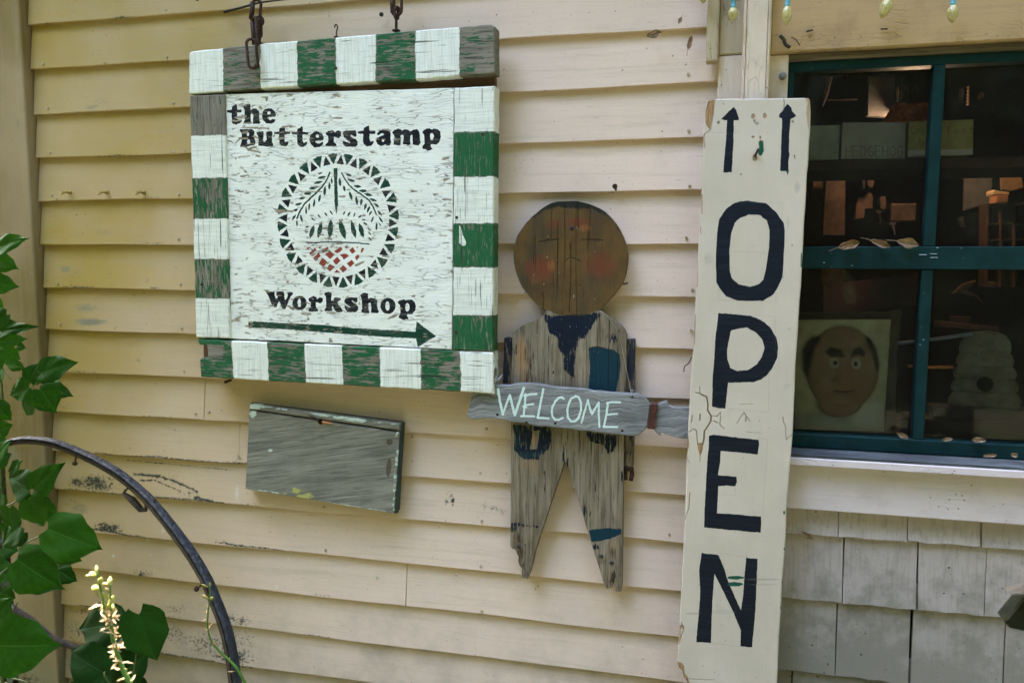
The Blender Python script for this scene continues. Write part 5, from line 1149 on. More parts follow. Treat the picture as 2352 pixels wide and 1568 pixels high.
# rusty nail above the figure, brass cup hooks on the left boards
p = P(*F3(883, 75), .0); nl = empty('rusty_nail', p, 'rusty nail driven in the clapboard above the wooden figure', 'nail')
mk('nail_head', *lathe([(.0056, 0), (.0056, .002)], 10, Matrix.Translation((p.x, -.016, p.z)) @ Matrix.Rotation(math.pi/2+.2, 4, 'X')), M_rust, nl)
mk('shank', *tube([Vector((p.x, .004, p.z-.006)), Vector((p.x, -.016, p.z))], .0026, 7), M_rust, nl)
M_brass = plain('old brass', (.30, .22, .05), .4, .5, .7, .2)
for (x, lab) in ((487, 'leftmost'), (747, 'middle'), (1003, 'rightmost')):
    p = P(*ZT(x, 1343), .004); b = empty('cup_hook', p, f'small brass cup hook on the left clapboards, {lab} of three', 'hook', 'brass cup hooks on the left boards')
    mk('base', *lathe([(.0062, 0), (.0055, .003), (.003, .004)], 12, Matrix.Translation((p.x, -.0035, p.z)) @ Matrix.Rotation(math.pi/2, 4, 'X')), M_brass, b, None, True)
    o = p; q = [o+Vector((0, -.002, 0)), o+Vector((-.001, -.012, 0)), o+Vector((-.004, -.020, -.003)), o+Vector((-.008, -.020, -.006)), o+Vector((-.0105, -.014, -.003)), o+Vector((-.0105, -.012, .003))]
    mk('hook', *tube(smooth_path(q, 4), .0019, 7), M_brass, b, None, True)
p = P(*Z1(1392, 103), .004); tag(mk('wasp_nest', *lathe([(.0012, 0), (.0045, .002), (.005, .006), (.003, .010)], 9, Matrix.Translation(p) @ Matrix.Rotation(math.pi/2, 4, 'X')), M_twig, None, None, True), 'tiny brown mud nest on the clapboard above the striped sign', 'nest')
p = P(*Z5(830, 483), .012); tag(mk('spider_sac', *lathe([(.002, 0), (.0075, .002), (.008, .006), (.004, .011)], 10, Matrix.Translation(p) @ Matrix.Rotation(math.pi/2, 4, 'X')), plain('grey web sac', (.2, .18, .17), .9), None, None, True), 'round grey web sac on the board beside the window corner', 'web')
for (x, y, lab) in ((365, 1210, 'beneath the left end'),):
    p = P(*Z2(x, y), .0); tag(mk('nail', *tube([Vector((p.x, .006, p.z)), Vector((p.x, -.018, p.z-.002))], .0034, 7), M_rust), 'short rusty nail just beneath the left end of the striped sign', 'nail')

# ------------------------------------------------------------------ things behind the window screen
def ip(x, y, dep): return P(x, y, -dep)                             # a point dep metres behind the wall
M_rail = plain('dark shelf wood', (.05, .03, .02), .8, .2)
def shelf_at(y_px, dep, x0, x1, th, front):
    z = ip(1950, y_px, front).z; return boxx('interior_shelf', x0, x1, front, dep, z-th, z, M_rail, house, .001), z
_, zs1 = shelf_at(368, .30, .14, 1.06, .022, .075)
WORDS = {'H': [[(0,0),(0,1)],[(.6,0),(.6,1)],[(0,.5),(.6,.5)]], 'E': [[(.55,0),(0,0),(0,1),(.55,1)],[(0,.5),(.45,.5)]], 'D': [[(0,0),(0,1),(.4,.9),(.6,.5),(.4,.1),(0,0)]], 'G': [[(.6,.85),(.35,1),(.05,.75),(.05,.25),(.35,0),(.6,.2),(.6,.45),(.35,.45)]], 'O': [[(.3,0),(.02,.3),(.02,.7),(.3,1),(.6,.7),(.6,.3),(.3,0)]],
         'o': [[(.3,0),(.05,.2),(.05,.5),(.3,.65),(.5,.45),(.5,.15),(.3,0)]], 'g': [[(.5,.6),(.2,.65),(.05,.4),(.2,.12),(.5,.2)],[(.5,.62),(.5,-.25),(.2,-.35),(.02,-.2)]], 's': [[(.5,.6),(.15,.55),(.2,.35),(.5,.25),(.4,.03),(.05,.05)]], 'h': [[(.05,0),(.05,1)],[(.05,.45),(.3,.6),(.48,.4),(.48,0)]], 'e': [[(.05,.3),(.5,.35),(.35,.6),(.08,.45),(.1,.1),(.5,.05)]], 't': [[(.3,1),(.25,.1),(.45,0)],[(.05,.65),(.5,.65)]], 'f': [[(.5,.95),(.3,1),(.2,.8),(.2,0)],[(.05,.55),(.45,.55)]], 'r': [[(.08,.6),(.08,0)],[(.08,.4),(.3,.6),(.45,.55)]]}
def label_box(name, quad, dep, words, colr, label, ink=(.03, .03, .035), th=.10, band=None):
    d = -dep; xs = [q[0] for q in quad]; ys = [q[1] for q in quad]
    k = Mask(name+'_face', min(xs)-3, min(ys)-3, max(xs)+3, max(ys)+3, d, .0008, 3)
    for (txt, x, y, cw, ch, wd) in words:
        for c in txt:
            if c == ' ': x += cw*.5; continue
            for s in WORDS[c]: k.stroke(0, [(x+p_[0]*cw, y-p_[1]*ch) for p_ in s], wd)
            x += cw*.82
    if band: k.poly(1, band)
    im = k.images(); m = Mat(name+' card'); v = m.obj(); a = m.chan(im[0]); n = m.noise(v, 25, 5)
    c = m.mix(m.ss(n, .35, .7), colr, tuple(x*.72 for x in colr)); c = m.mix(a[1], c, (.34, .34, .34)); c = m.mix(m.op('MULTIPLY', a[0], .8), c, ink); mt = m.done(c, .7, .2)
    return tag(slab(name, xz(quad, d), d, th, mt, None, .001, k.uv), label, 'box', 'labelled boxes on the shelf behind the screen')
q5 = lambda *p: [Z5(x, y) for x, y in p]
label_box('card_box', q5((940, 792), (1192, 783), (1183, 1003), (935, 1003)), .080, [], (.26, .28, .25), 'pale grey box half hidden behind the plank, leftmost of the three on the shelf', th=.14)
label_box('card_box', q5((1207, 768), (1607, 766), (1600, 996), (1198, 998)), .080, [('HEDGEHOG', *Z5(1228, 985), 20.5, 25, 1.9)], (.30, .30, .30), 'light grey box lettered HEDGEHOG on the shelf behind the screen', (.06, .045, .06), .14)
label_box('card_box', q5((1622, 762), (2030, 750), (2026, 972), (1616, 987)), .080, [('Dogs foot', *Z5(1640, 842), 21, 17, 1.3), ('her', *Z5(1685, 912), 22, 17, 1.3)], (.28, .265, .12), 'yellowish box with handwriting behind the mullion, rightmost on the shelf', (.06, .05, .03), .14, q5((1618, 945), (2028, 935), (2026, 972), (1616, 987)))
# face plaque: cast relief of a bald frowning man on a pale square sheet
DPL = .072
def relief(name, quad, d, fn, nx, ny, mat, parent, uvf=None):
    c = [P(x, y, d) for x, y in quad]; V = []; F = []
    for j in range(ny+1):
        for i in range(nx+1):
            u, v = i/nx, j/ny; p = c[0].lerp(c[1], u).lerp(c[3].lerp(c[2], u), v); V.append(p+Vector((0, -fn(u, v), 0)))
    for j in range(ny):
        for i in range(nx): a = j*(nx+1)+i; F.append((a, a+nx+1, a+nx+2, a+1))
    n0 = len(V); V += [c[0]+Vector((0, .004, 0)), c[1]+Vector((0, .004, 0)), c[2]+Vector((0, .004, 0)), c[3]+Vector((0, .004, 0))]
    F.append((n0, n0+1, n0+2, n0+3)); F.append(tuple(range(nx+1))+(n0+1, n0)); F.append(tuple(ny*(nx+1)+i for i in range(nx, -1, -1))+(n0+3, n0+2))
    F.append(tuple(j*(nx+1) for j in range(ny, -1, -1))+(n0, n0+3)); F.append(tuple(j*(nx+1)+nx for j in range(ny+1))+(n0+2, n0+1))
    return mk(name, V, F, mat, parent, uvf, True)
quadF = [Z6(125, 594), Z6(728, 591), Z6(682, 1293), Z6(124, 1280)]
def g_(x, y, cx, cy, rx, ry): return math.exp(-(((x-cx)/rx)**2+((y-cy)/ry)**2))
def face_h(u, v):
    x = 125+u*(603-46*v); y = 592+v*695
    cx, cy = 425, 905; rx = 228-.12*max(0, y-905); e = ((x-cx)/max(rx, 60))**2+((y-cy)/285)**2
    h = .020*math.sqrt(max(0, 1-e)) if e < 1 else 0
    ch = ((x-405)/140)**2+((y-1110)/92)**2
    if ch < 1: h = max(h, .019*math.sqrt(1-ch)+.003)
    if h > 0:
        h += .012*g_(x, y, 420, 940, 42, 80)+.006*g_(x, y, 375, 965, 30, 26)+.006*g_(x, y, 465, 965, 30, 26)
        h += .008*g_(x, y, 350, 800, 60, 24)+.008*g_(x, y, 500, 795, 60, 24)-.006*g_(x, y, 362, 858, 40, 30)-.006*g_(x, y, 496, 860, 40, 30)
        h += .004*g_(x, y, 362, 858, 24, 20)+.004*g_(x, y, 496, 860, 24, 20)-.006*g_(x, y, 430, 1033, 70, 9)+.004*g_(x, y, 430, 1010, 60, 14)+.004*g_(x, y, 430, 1055, 50, 14)
        h += .006*g_(x, y, 300, 960, 60, 60)+.006*g_(x, y, 560, 960, 55, 60)-.004*g_(x, y, 400, 1118, 60, 8)
    h += .008*g_(x, y, 225, 780, 40, 110)+.008*g_(x, y, 605, 800, 30, 110)
    return h+.0012*math.sin(x*.05)*math.sin(y*.04)
fk = Mask('plaque', *Z6(110, 580), *Z6(740, 1300), -DPL, .001, 6)
fk.ell(0, 420, 900, 232, 268, .95, Z6); fk.ell(0, 403, 1110, 138, 92, .95, Z6)
fk.poly(1, [(240,690),(200,720),(165,790),(170,900),(200,980),(215,880),(240,780),(290,700)], 1, Z6, .003); fk.poly(1, [(560,700),(590,705),(630,770),(652,880),(630,930),(612,860),(590,780)], 1, Z6, .002)
fk.poly(1, [(305,790),(340,758),(400,775),(432,822),(385,822),(335,822)], 1, Z6, .001); fk.poly(1, [(455,826),(480,775),(522,756),(556,795),(552,822),(505,808)], 1, Z6, .001)
fk.ell(2, 362, 860, 32, 34, .8, Z6); fk.ell(2, 500, 862, 32, 36, .9, Z6); fk.ell(3, 368, 858, 13, 13, 1, Z6); fk.ell(3, 496, 866, 13, 14, 1, Z6); fk.stroke(3, [(360,1033),(430,1040),(490,1030)], 8, .8, Z6); fk.stroke(3, [(345,1115),(400,1124),(460,1118)], 6, .5, Z6)
fk.poly(4, [(500,1190),(560,1110),(680,1090),(680,1290),(130,1280),(130,1190),(230,1200),(330,1200)], .7, Z6, .01)
fi = fk.images(); m = Mat('painted cast plaque'); v = m.obj(); a = m.chan(fi[0], m.wobble(.01, 60)); b = m.chan(fi[1]); n = m.noise(v, 40, 5)
c = m.mix(m.ss(n, .35, .7), (.48, .46, .33), (.37, .35, .25)); c = m.mix(b[1], c, (.60, .66, .66)); c = m.mix(a[0], c, m.mix(n, (.30, .18, .11), (.19, .12, .08))); c = m.mix(m.op('MULTIPLY', a[1], .95), c, (.022, .021, .022)); c = m.mix(a[2], c, (.34, .31, .26)); c = m.mix(b[0], c, (.01, .01, .01)); M_plaque = m.done(c, .55, .3)
pl = empty('face_plaque', P(*Z6(420, 1285), DPL*-1), 'square cast plaque with a bald frowning face in relief behind the screen', 'plaque')
relief('relief', quadF, -DPL, face_h, 84, 100, M_plaque, pl, fk.uv)
M_card = plain('brown cardboard', (.105, .078, .055), .85, .2, 0, .2, 20)
tag(slab('cardboard', xz([Z6(100, 548), Z6(480, 545), Z6(500, 520), Z6(530, 538), Z6(700, 545), Z6(790, 528), Z6(802, 545), Z6(780, 700), Z6(766, 850), Z6(757, 1100), Z6(750, 1345), Z6(100, 1330)], -.100), -.100, .006, M_card, None, .001, None, .0012, .012), 'torn brown cardboard sheet standing behind the face plaque', 'cardboard')
# beehive mould
bp = empty('beehive_mould', P(*Z6(1325, 1160), -.09), 'grey cast beehive with coiled tiers and a round dark door behind the screen', 'mould')
M_hive = plain('grey plaster', (.19, .175, .155), .8, .2, 0, .25, 30, .4)
tiers = [(665, 805, 60, 165), (800, 890, 170, 182), (885, 970, 186, 200), (965, 1052, 200, 214), (1050, 1148, 216, 230)]
zc = lambda y: ip(Z6(1320, y)[0], Z6(1320, y)[1], .09).z
s_ = .3662*pxm(2260, 800, -.09)
for i, (y0, y1, r0, r1) in enumerate(tiers):
    z0, z1 = zc(y1), zc(y0); H = z1-z0; c0 = P(*Z6(1330-i*1.0, y1), -.09)
    M_ = Matrix.Translation((c0.x, .105, z0)) @ Matrix.Diagonal((1, .16, 1, 1))
    if i == 0: pr = [(r1*s_*.98, 0), (r1*s_*1.02, H*.15), (r1*s_*.97, H*.5), (r1*s_*.78, H*.8), (r1*s_*.45, H*.96), (.001, H)]
    else: pr = [(r1*s_*.94, 0), (r1*s_, H*.12), (r1*s_*1.02, H*.45), (r0*s_*.99, H*.85), (r0*s_*.9, H*.995)]
    mk('coil', *lathe(pr, 28, M_), M_hive, bp, None, True)
ph = P(*Z6(1335, 1006), -.055); mk('door_hole', *lathe([(51*s_, 0), (50*s_, .006)], 20, Matrix.Translation((ph.x, .074, ph.z)) @ Matrix.Rotation(math.pi/2, 4, 'X')), plain('black hole', (.012, .012, .012), .9), bp)
ph = P(*Z6(1292, 760), -.07); mk('bee', *join(tube(torus_path(Vector((ph.x, .069, ph.z)), .005, .0055, 0, 0), .0014, 6, True), tube(torus_path(Vector((ph.x, .069, ph.z-.013)), .0045, .005, 0, 0), .0014, 6, True)), M_hive, bp, None, True)
tg = P(*Z6(1320, 1148), -.09); boxx('base', tg.x-.105, tg.x+.105, .07, .13, tg.z-.022, tg.z, plain('dark base', (.03, .026, .024), .8), bp)
# low board in front of the beehive, standing on the inner ledge
bxz = zc(1330); boxx('interior_shelf', .14, 1.06, .055, .42, ip(1950, 1005, .06).z-.03, ip(1950, 1005, .06).z-.004, M_rail, house)
lz = ip(1950, 1005, .06).z-.004
tag(boxx('drawer_front', .424, .69, .068, .14, lz+.001, tg.z-.0235, plain('dark drawer wood', (.045, .022, .014), .6, .3, 0, .2, 30)), 'dark wooden box under the beehive mould', 'box')

# the back of the workshop: shelves, tools and boards in dim warm light
M_w1 = plain('warm plywood', (.13, .08, .045), .7, .3, 0, .4, 30); M_w2 = plain('dark warm wood', (.075, .042, .026), .7, .3, 0, .5, 30); M_w3 = plain('grey card', (.13, .12, .11), .8, .2); M_w4 = plain('reddish wood', (.09, .045, .03), .6, .3, 0, .3, 15)
M_cop = plain('crumpled amber cellophane', (.60, .26, .08), .25, .6, .4, .3, 60, 3)
def slab_in(name, pts, dep, th, mat, label, cat, group=None, f=Z5):
    return tag(slab(name, xz([f(*p) for p in pts], -dep), -dep, th, mat, None, .002), label, cat, group)
slab_in('notice_board', [(1370, 478), (1540, 472), (1528, 735), (1362, 728)], .45, .02, M_w3, 'grey upright panel hanging above the lettered box inside', 'panel')
slab_in('saw_blade', [(1110, 470), (1146, 478), (1120, 590), (1086, 668), (1078, 660), (1095, 560)], .30, .004, M_w1, 'orange lit tapering blade hanging inside the upper left pane', 'blade')
slab_in('stored_plank', [(1100, 1112), (1226, 1112), (1222, 1478), (1080, 1478)], .55, .02, M_w2, 'tall brown board at the back, left of the small frames', 'board', 'boards stored inside')
slab_in('stored_plank', [(1022, 1120), (1085, 1118), (1070, 1258), (1010, 1258)], .60, .02, M_w2, 'short tilted board at the back next to the plank edge', 'board', 'boards stored inside')
slab_in('small_box', [(1512, 1278), (1672, 1276), (1668, 1386), (1508, 1388)], .50, .06, M_w2, 'brown box at the back between carved heads and mullion', 'box')
slab_in('wood_carving', [(1290, 1290), (1310, 1240), (1345, 1212), (1385, 1210), (1400, 1240), (1398, 1310), (1350, 1312), (1345, 1370), (1285, 1378)], .55, .04, M_w2, 'left and larger of two dim carved heads at the back', 'carving', 'carved heads at the back')
slab_in('wood_carving', [(1440, 1240), (1475, 1230), (1485, 1270), (1478, 1318), (1445, 1312)], .55, .04, M_w2, 'right and smaller of two dim carved heads at the back', 'carving', 'carved heads at the back')
slab_in('stored_plank', [(1980, 1085), (2150, 1083), (2145, 1275), (1976, 1320)], .60, .02, M_w3, 'dim grey brown board at the back right of the mullion', 'board', 'boards stored inside')
slab_in('lit_box', [(2172, 1225), (2250, 1225), (2248, 1270), (2170, 1270)], .45, .05, plain('orange card', (.5, .22, .10), .7), 'small bright orange box at the back on the right', 'box')
slab_in('paper_stack', [(2150, 1205), (2160, 1190), (2200, 1200), (2255, 1205), (2252, 1222), (2155, 1222)], .46, .05, plain('cream paper', (.70, .50, .25), .7), 'crumpled cream paper lying on the small orange box', 'paper')
slab_in('paper_sheet', [(2196, 1110), (2330, 1085), (2346, 1180), (2262, 1200), (2200, 1188)], .58, .004, plain('amber paper sheet', (.36, .20, .09), .8), 'amber sheet pinned at the back above the orange box', 'paper')
lat = empty('wooden_rack', P(*Z5(2230, 1560), -.5), 'red brown rack of small pigeonholes at the back right', 'rack')
for x in (2112, 2196, 2280, 2364): slab('upright', xz([Z5(x, 1276), Z5(x+13, 1276), Z5(x+10, 1800), Z5(x-4, 1800)], -.5), -.5, .06, M_w4, lat, .001)
for y in (1276, 1400, 1500, 1640): slab('shelf', xz([Z5(2124, y), Z5(2400, y-6), Z5(2400, y+4), Z5(2124, y+12)], -.505), -.505, .05, M_w4, lat, .001)
slab_in('round_pan', [(300+78*math.cos(a)+62, 322+78*math.sin(a)) for a in [k*math.pi/10 for k in range(20)]], .5, .01, M_w2, 'round wooden plate with a raised centre hung at the back', 'plate', None, Z6)
slab_in('carved_bird', [(1110, 430), (1180, 370), (1260, 345), (1268, 365), (1200, 410), (1270, 440), (1310, 490), (1240, 450), (1160, 430)], .45, .01, M_w2, 'faint carved bird shape behind the lower right pane', 'carving', None, Z6)
slab_in('small_block', [(1338, 354), (1390, 356), (1388, 392), (1335, 390)], .5, .03, M_w1, 'small brown block above the beehive', 'block', None, Z6)
slab_in('stored_plank', [(1110, 570), (1230, 575), (1225, 640), (1105, 635)], .55, .02, M_w2, 'low brown board just above the beehive on its left', 'board', 'boards stored inside', Z6)
slab_in('stored_plank', [(300, 380), (930, 300), (930, 500), (300, 560)], .62, .02, plain('dark maroon board', (.06, .022, .016), .7), 'wide dark maroon board above the face plaque', 'board', 'boards stored inside', Z6)
slab_in('stored_plank', [(1010, 600), (1400, 640), (1400, 668), (1010, 640)], .5, .02, M_w4, 'thin red brown batten leaning behind the beehive', 'board', 'boards stored inside', Z6)
for (a, b, dep, lab) in [((1110, 627), (1296, 624), .4, 'horizontal coiled wire rod above the left box'), ((1553, 550), (1549, 640), .35, 'short upright coiled rod above the lettered box'), ((1996, 540), (1994, 660), .4, 'upright coiled rod right of the mullion')]:
    A, B = P(*Z5(*a), -dep), P(*Z5(*b), -dep); n = 60; pts = [A.lerp(B, i/n)+Vector((0, math.cos(i*1.9)*.002, math.sin(i*1.9)*.002) if abs(B.x-A.x) > .02 else (math.sin(i*1.9)*.002, math.cos(i*1.9)*.002, 0)) for i in range(n+1)]
    tag(mk('coiled_rod', *tube(pts, .0014, 5), M_w1), lab, 'rod', 'coiled rods hanging inside')
c0 = [P(*Z5(x, y), -.20) for x, y in ((1535, 648), (1768, 650), (1768, 775), (1450, 770))]
V = []; F = []; n = 16; rr = random.Random(4)
for j in range(n+1):
    for i in range(n+1):
        u, v = i/n, j/n; V.append(c0[0].lerp(c0[1], u).lerp(c0[3].lerp(c0[2], u), v)+Vector((0, rr.uniform(-.008, .008), 0)))
for j in range(n):
    for i in range(n): a = j*(n+1)+i; F.append((a, a+n+1, a+n+2, a+1))
tag(mk('cellophane_wrap', V, F, M_cop), 'crumpled amber wrap glowing behind the lettered box', 'wrap')
V, F = tube(smooth_path([P(*Z6(770, 742), -.05), P(*Z6(900, 728), -.05), P(*Z6(1080, 705), -.05), P(*Z6(1240, 680), -.05)], 4), .004, 6)
tag(mk('blue_reflection', V, F, plain('pale blue reflection', (.16, .22, .38), .3, .5), None, None, True), 'slanting pale blue reflection built as a strip behind the lower mullion', 'strip')  # strip stands in for a blue streak reflected in the pane
V, F = tube(smooth_path([P(*Z6(835, 885), -.12), P(*Z6(960, 892), -.12), P(*Z6(1120, 890), -.12)], 4), .0035, 6)
tag(mk('copper_rod', V, F, M_cop, None, None, True), 'thin copper coloured rod behind the lower mullion', 'rod')
# the workshop lamp that warms the inside
lp = P(*Z5(1640, 700), -.42); lamp = empty('work_lamp', lp, 'small warm work lamp burning inside behind the boxes', 'lamp')
em = Mat('lamp filament glow'); em.b.inputs['Emission Color'].default_value = (1, .42, .12, 1); em.b.inputs['Emission Strength'].default_value = 5; M_glow = em.done((.8, .5, .2), .5)
mk('lamp_bulb', *lathe([(.001, -.016), (.010, -.012), (.014, 0), (.010, .012), (.006, .02)], 12, Matrix.Translation(lp)), M_glow, lamp, None, True)
mk('lamp_shade', *lathe([(.045, -.005), (.040, .012), (.024, .028), (.012, .034), (.012, .050)], 16, Matrix.Translation(lp+Vector((0, 0, .006)))), plain('dull shade metal', (.10, .06, .03), .5, .5, .6), lamp, None, True)
ld = bpy.data.lights.new('work_lamp_light', 'POINT'); ld.energy = .13; ld.color = (1, .66, .42); ld.shadow_soft_size = .03
lo = bpy.data.objects.new('work_lamp_light', ld); col.objects.link(lo); lo.parent = lamp; lo.location = (0, -.02, -.03)

# ------------------------------------------------------------------ wagon wheel hoop
hoop = empty('wheel_hoop', P(380, 1568, .2), 'old black wheel rim with cracked rubber tread arching against the wall', 'wheel rim')
HP = [((-260, 330), .30), ((-120, 150), .26), ((50, 62), .22), ((120, 46), .21), ((200, 42), .20), ((330, 58), .19), ((450, 100), .18), ((600, 168), .18), ((730, 243), .18), ((850, 335), .18), ((950, 430), .19), ((1050, 548), .20), ((1150, 680), .21), ((1240, 812), .22), ((1310, 940), .23), ((1370, 1085), .24), ((1420, 1220), .25), ((1455, 1370), .26), ((1482, 1568), .27), ((1500, 1760), .28), ((1480, 1960), .28)]
path = smooth_path([P(*Z9(*a), d) for a, d in HP], 8)
wid = [.85+.32*(i/len(path)) for i in range(len(path))]
cen = P(*Z9(100, 1700), .25)
def band(path, prof, wob=0.0, seed=0):
    r = random.Random(seed); V = []; F = []; k = len(prof); m = len(path)
    for i, p in enumerate(path):
        a = path[max(i-1, 0)]; b = path[min(i+1, m-1)]; t = (b-a).normalized(); o = (p-cen); o = (o-t*o.dot(t)); o.y = 0; o.normalize(); q = Vector((0, -1, 0))
        for (u, v) in prof: V.append(p+o*(u*wid[i]+r.uniform(-wob, wob))+q*(v*wid[i]+r.uniform(-wob, wob)))
    for i in range(m-1):
        for j in range(k): l = (j+1) % k; F.append((i*k+j, i*k+l, (i+1)*k+l, (i+1)*k+j))
    F.append(tuple(range(k))[::-1]); F.append(tuple((m-1)*k+j for j in range(k))); return V, F
def rub():
    m = Mat('cracked black rubber'); v = m.obj(); n = m.noise(v, 60, 6, .7); e = m.vor(m.map(v, (45, 60, 45)), 1)
    c = m.mix(m.ss(n, .4, .7), (.012, .013, .015), (.035, .04, .05)); m.height(m.ss(e, 0, .25), 1.2); m.height(n, 1); return m.done(c, .62, .3, .7, .0012)
M_rub = rub(); M_wheel = plain('brown rusted rim steel', (.035, .024, .018), .6, .4, .3, .4, 60, .8)
mk('rim', *band(path, [(-.009, -.012), (-.009, .012), (-.001, .013), (-.001, -.012)], .0003, 1), M_wheel, hoop, None, False)
mk('tread', *band(path, [(-.0005, -.010), (-.0005, .0105), (.003, .013), (.006, .011), (.0075, .006), (.0062, 0), (.008, -.006), (.005, -.011)], .0004, 2), M_rub, hoop, None, True)
for (x, y, hx, hy) in [(478, 140, 470, 188), (1262, 955, 1235, 975)]:
    A = P(*Z9(x, y), .19 if x < 900 else .23); B = P(*Z9(hx, hy), .19 if x < 900 else .23); t = (B-A).normalized()
    mk('bolt', *join(tube([A, B], .0022, 7), tube([B-t*.001, B+t*.004], .0062, 6)), M_rust, hoop)
sp_ = [P(*Z9(*a), .18) for a in [(800, 345), (775, 375), (830, 420), (885, 480), (918, 480), (912, 435)]]
mk('spoke_clip', *join(tube(smooth_path([sp_[0], sp_[1]], 2), .003, 6), tube([sp_[1], sp_[2], sp_[3], sp_[4]], [.0035, .0085, .0075, .005], 8), tube([sp_[4], sp_[5]], .003, 6)), M_wheel, hoop)

# ------------------------------------------------------------------ plants at the corner
def leaf_mat(name, c0, c1):
    m = Mat(name); v = m.obj(); uv = m.uvc(); s = m.sep(uv); r = m.info()
    side = m.op('ABSOLUTE', m.op('SUBTRACT', s[0], .5)); mid = m.ss(side, .022, .006)
    vn = m.op('FRACT', m.op('SUBTRACT', m.op('MULTIPLY', s[1], 6.0), m.op('MULTIPLY', side, 4.2))); vein = m.ss(m.op('ABSOLUTE', m.op('SUBTRACT', vn, .5)), .06, .02)
    n = m.noise(uv, 6, 4); c = m.mix(m.ss(n, .3, .7), c0, c1); c = m.mix(m.op('MULTIPLY', r, .7), c, (c1[0]*2.2, c1[1]*1.6, c1[2]))
    ve = m.op('MAXIMUM', mid, m.op('MULTIPLY', vein, .45)); c = m.mix(m.op('MULTIPLY', ve, .75), c, (c1[0]*3, c1[1]*1.9, c1[2]*3)); m.height(ve, -1); m.height(n, .4)
    sp = m.ss(m.noise(v, 140, 3), .70, .74, 0, .7); c = m.mix(sp, c, (.03, .02, .01))
    d = m.t.nodes.new('ShaderNodeBsdfTranslucent'); m.put(d.inputs[0], m.mix(.5, c, (c1[0]*2.5, c1[1]*2, c1[2])))
    x = m.t.nodes.new('ShaderNodeMixShader'); x.inputs[0].default_value = .3; m.t.links.new(m.b.outputs[0], x.inputs[1]); m.t.links.new(d.outputs[0], x.inputs[2]); m.t.links.new(x.outputs[0], m.out.inputs[0])
    m.done(c, .6, .09, .5, .0015); return m.m
M_leafv = leaf_mat('vine leaf green', (.004, .024, .0015), (.010, .050, .003)); M_leafb = leaf_mat('broad leaf green', (.003, .020, .003), (.006, .032, .004))
M_stem = plain('green stem', (.07, .10, .03), .6, .3, 0, .3, 60)
def leaf_mesh(seed, mat):
    """heart shaped leaf with a drip tip, unit long, base at 0, tip at +Y, faces +Z"""
    r = random.Random(seed); n = 14; k = 6; V = []; F = []; UV = []
    hw = lambda t: float(np.interp(t, [0, .05, .12, .22, .34, .48, .62, .75, .86, .94, 1], [.16, .31, .41, .48, .495, .46, .375, .265, .135, .05, 0]))
    for i in range(n+1):
        t = i/n; wv = hw(t) if t < 1 else 0.0; wv *= 1+.05*math.sin(t*17+seed)+r.uniform(-.008, .008)
        for j in range(-k, k+1):
            q = j/k; x = q*wv; y = t-.14*(abs(q)**1.5)*max(0, 1-t*3.2)+.05*math.sin(t*3+seed)*abs(q)
            z = .17*abs(x)-.16*t*t+.03*math.sin(9*t+4*q+seed)*abs(q)-.10*x*x*3
            V.append((x, y, z)); UV.append((q*.5+.5, t))
    m = 2*k+1
    for i in range(n):
        for j in range(m-1): F.append((i*m+j, i*m+j+1, (i+1)*m+j+1, (i+1)*m+j))
    me = bpy.data.meshes.new('leaf'); me.from_pydata(V, [], F); me.materials.append(mat); me.shade_smooth()
    ul = me.uv_layers.new(name='uv'); li = np.zeros(len(me.loops), dtype=np.int32); me.loops.foreach_get('vertex_index', li); ul.data.foreach_set('uv', np.array(UV, dtype=np.float32)[li].ravel()); me.update(); return me
LMV = [leaf_mesh(s, M_leafv) for s in (1, 2, 3, 4)]; LMB = [leaf_mesh(s, M_leafb) for s in (5, 6, 7)]
def put_leaf(parent, meshes, f, base, tip, wd, d, i):
    A = P(*f(*base), d); B = P(*f(*tip), d-.01*((i*7) % 3-1)); L = (B-A).length; Y = (B-A).normalized(); r = random.Random(i*13)
    k = abs(f(1, 0)[0]-f(0, 0)[0])*pxm(*f(*base), d); W = wd*k
    Z = Vector((r.uniform(-.35, .35), -1, r.uniform(.1, .55))); X = Y.cross(Z).normalized(); Z = X.cross(Y).normalized()
    sx = max(.5, W/.86/1.0); M_ = Matrix((( X.x*W/.86, Y.x*L, Z.x*L, A.x), (X.y*W/.86, Y.y*L, Z.y*L, A.y), (X.z*W/.86, Y.z*L, Z.z*L, A.z), (0, 0, 0, 1)))
    o = bpy.data.objects.new('leaf', meshes[i % len(meshes)]); col.objects.link(o); o.parent = parent; o.matrix_parent_inverse = Matrix.Identity(4)
    M_.translation = A-world_loc(parent); o.matrix_local = M_; return o
vine = empty('climbing_vine', P(20, 1560, .15), 'green vine with heart shaped leaves climbing the house corner', 'vine')
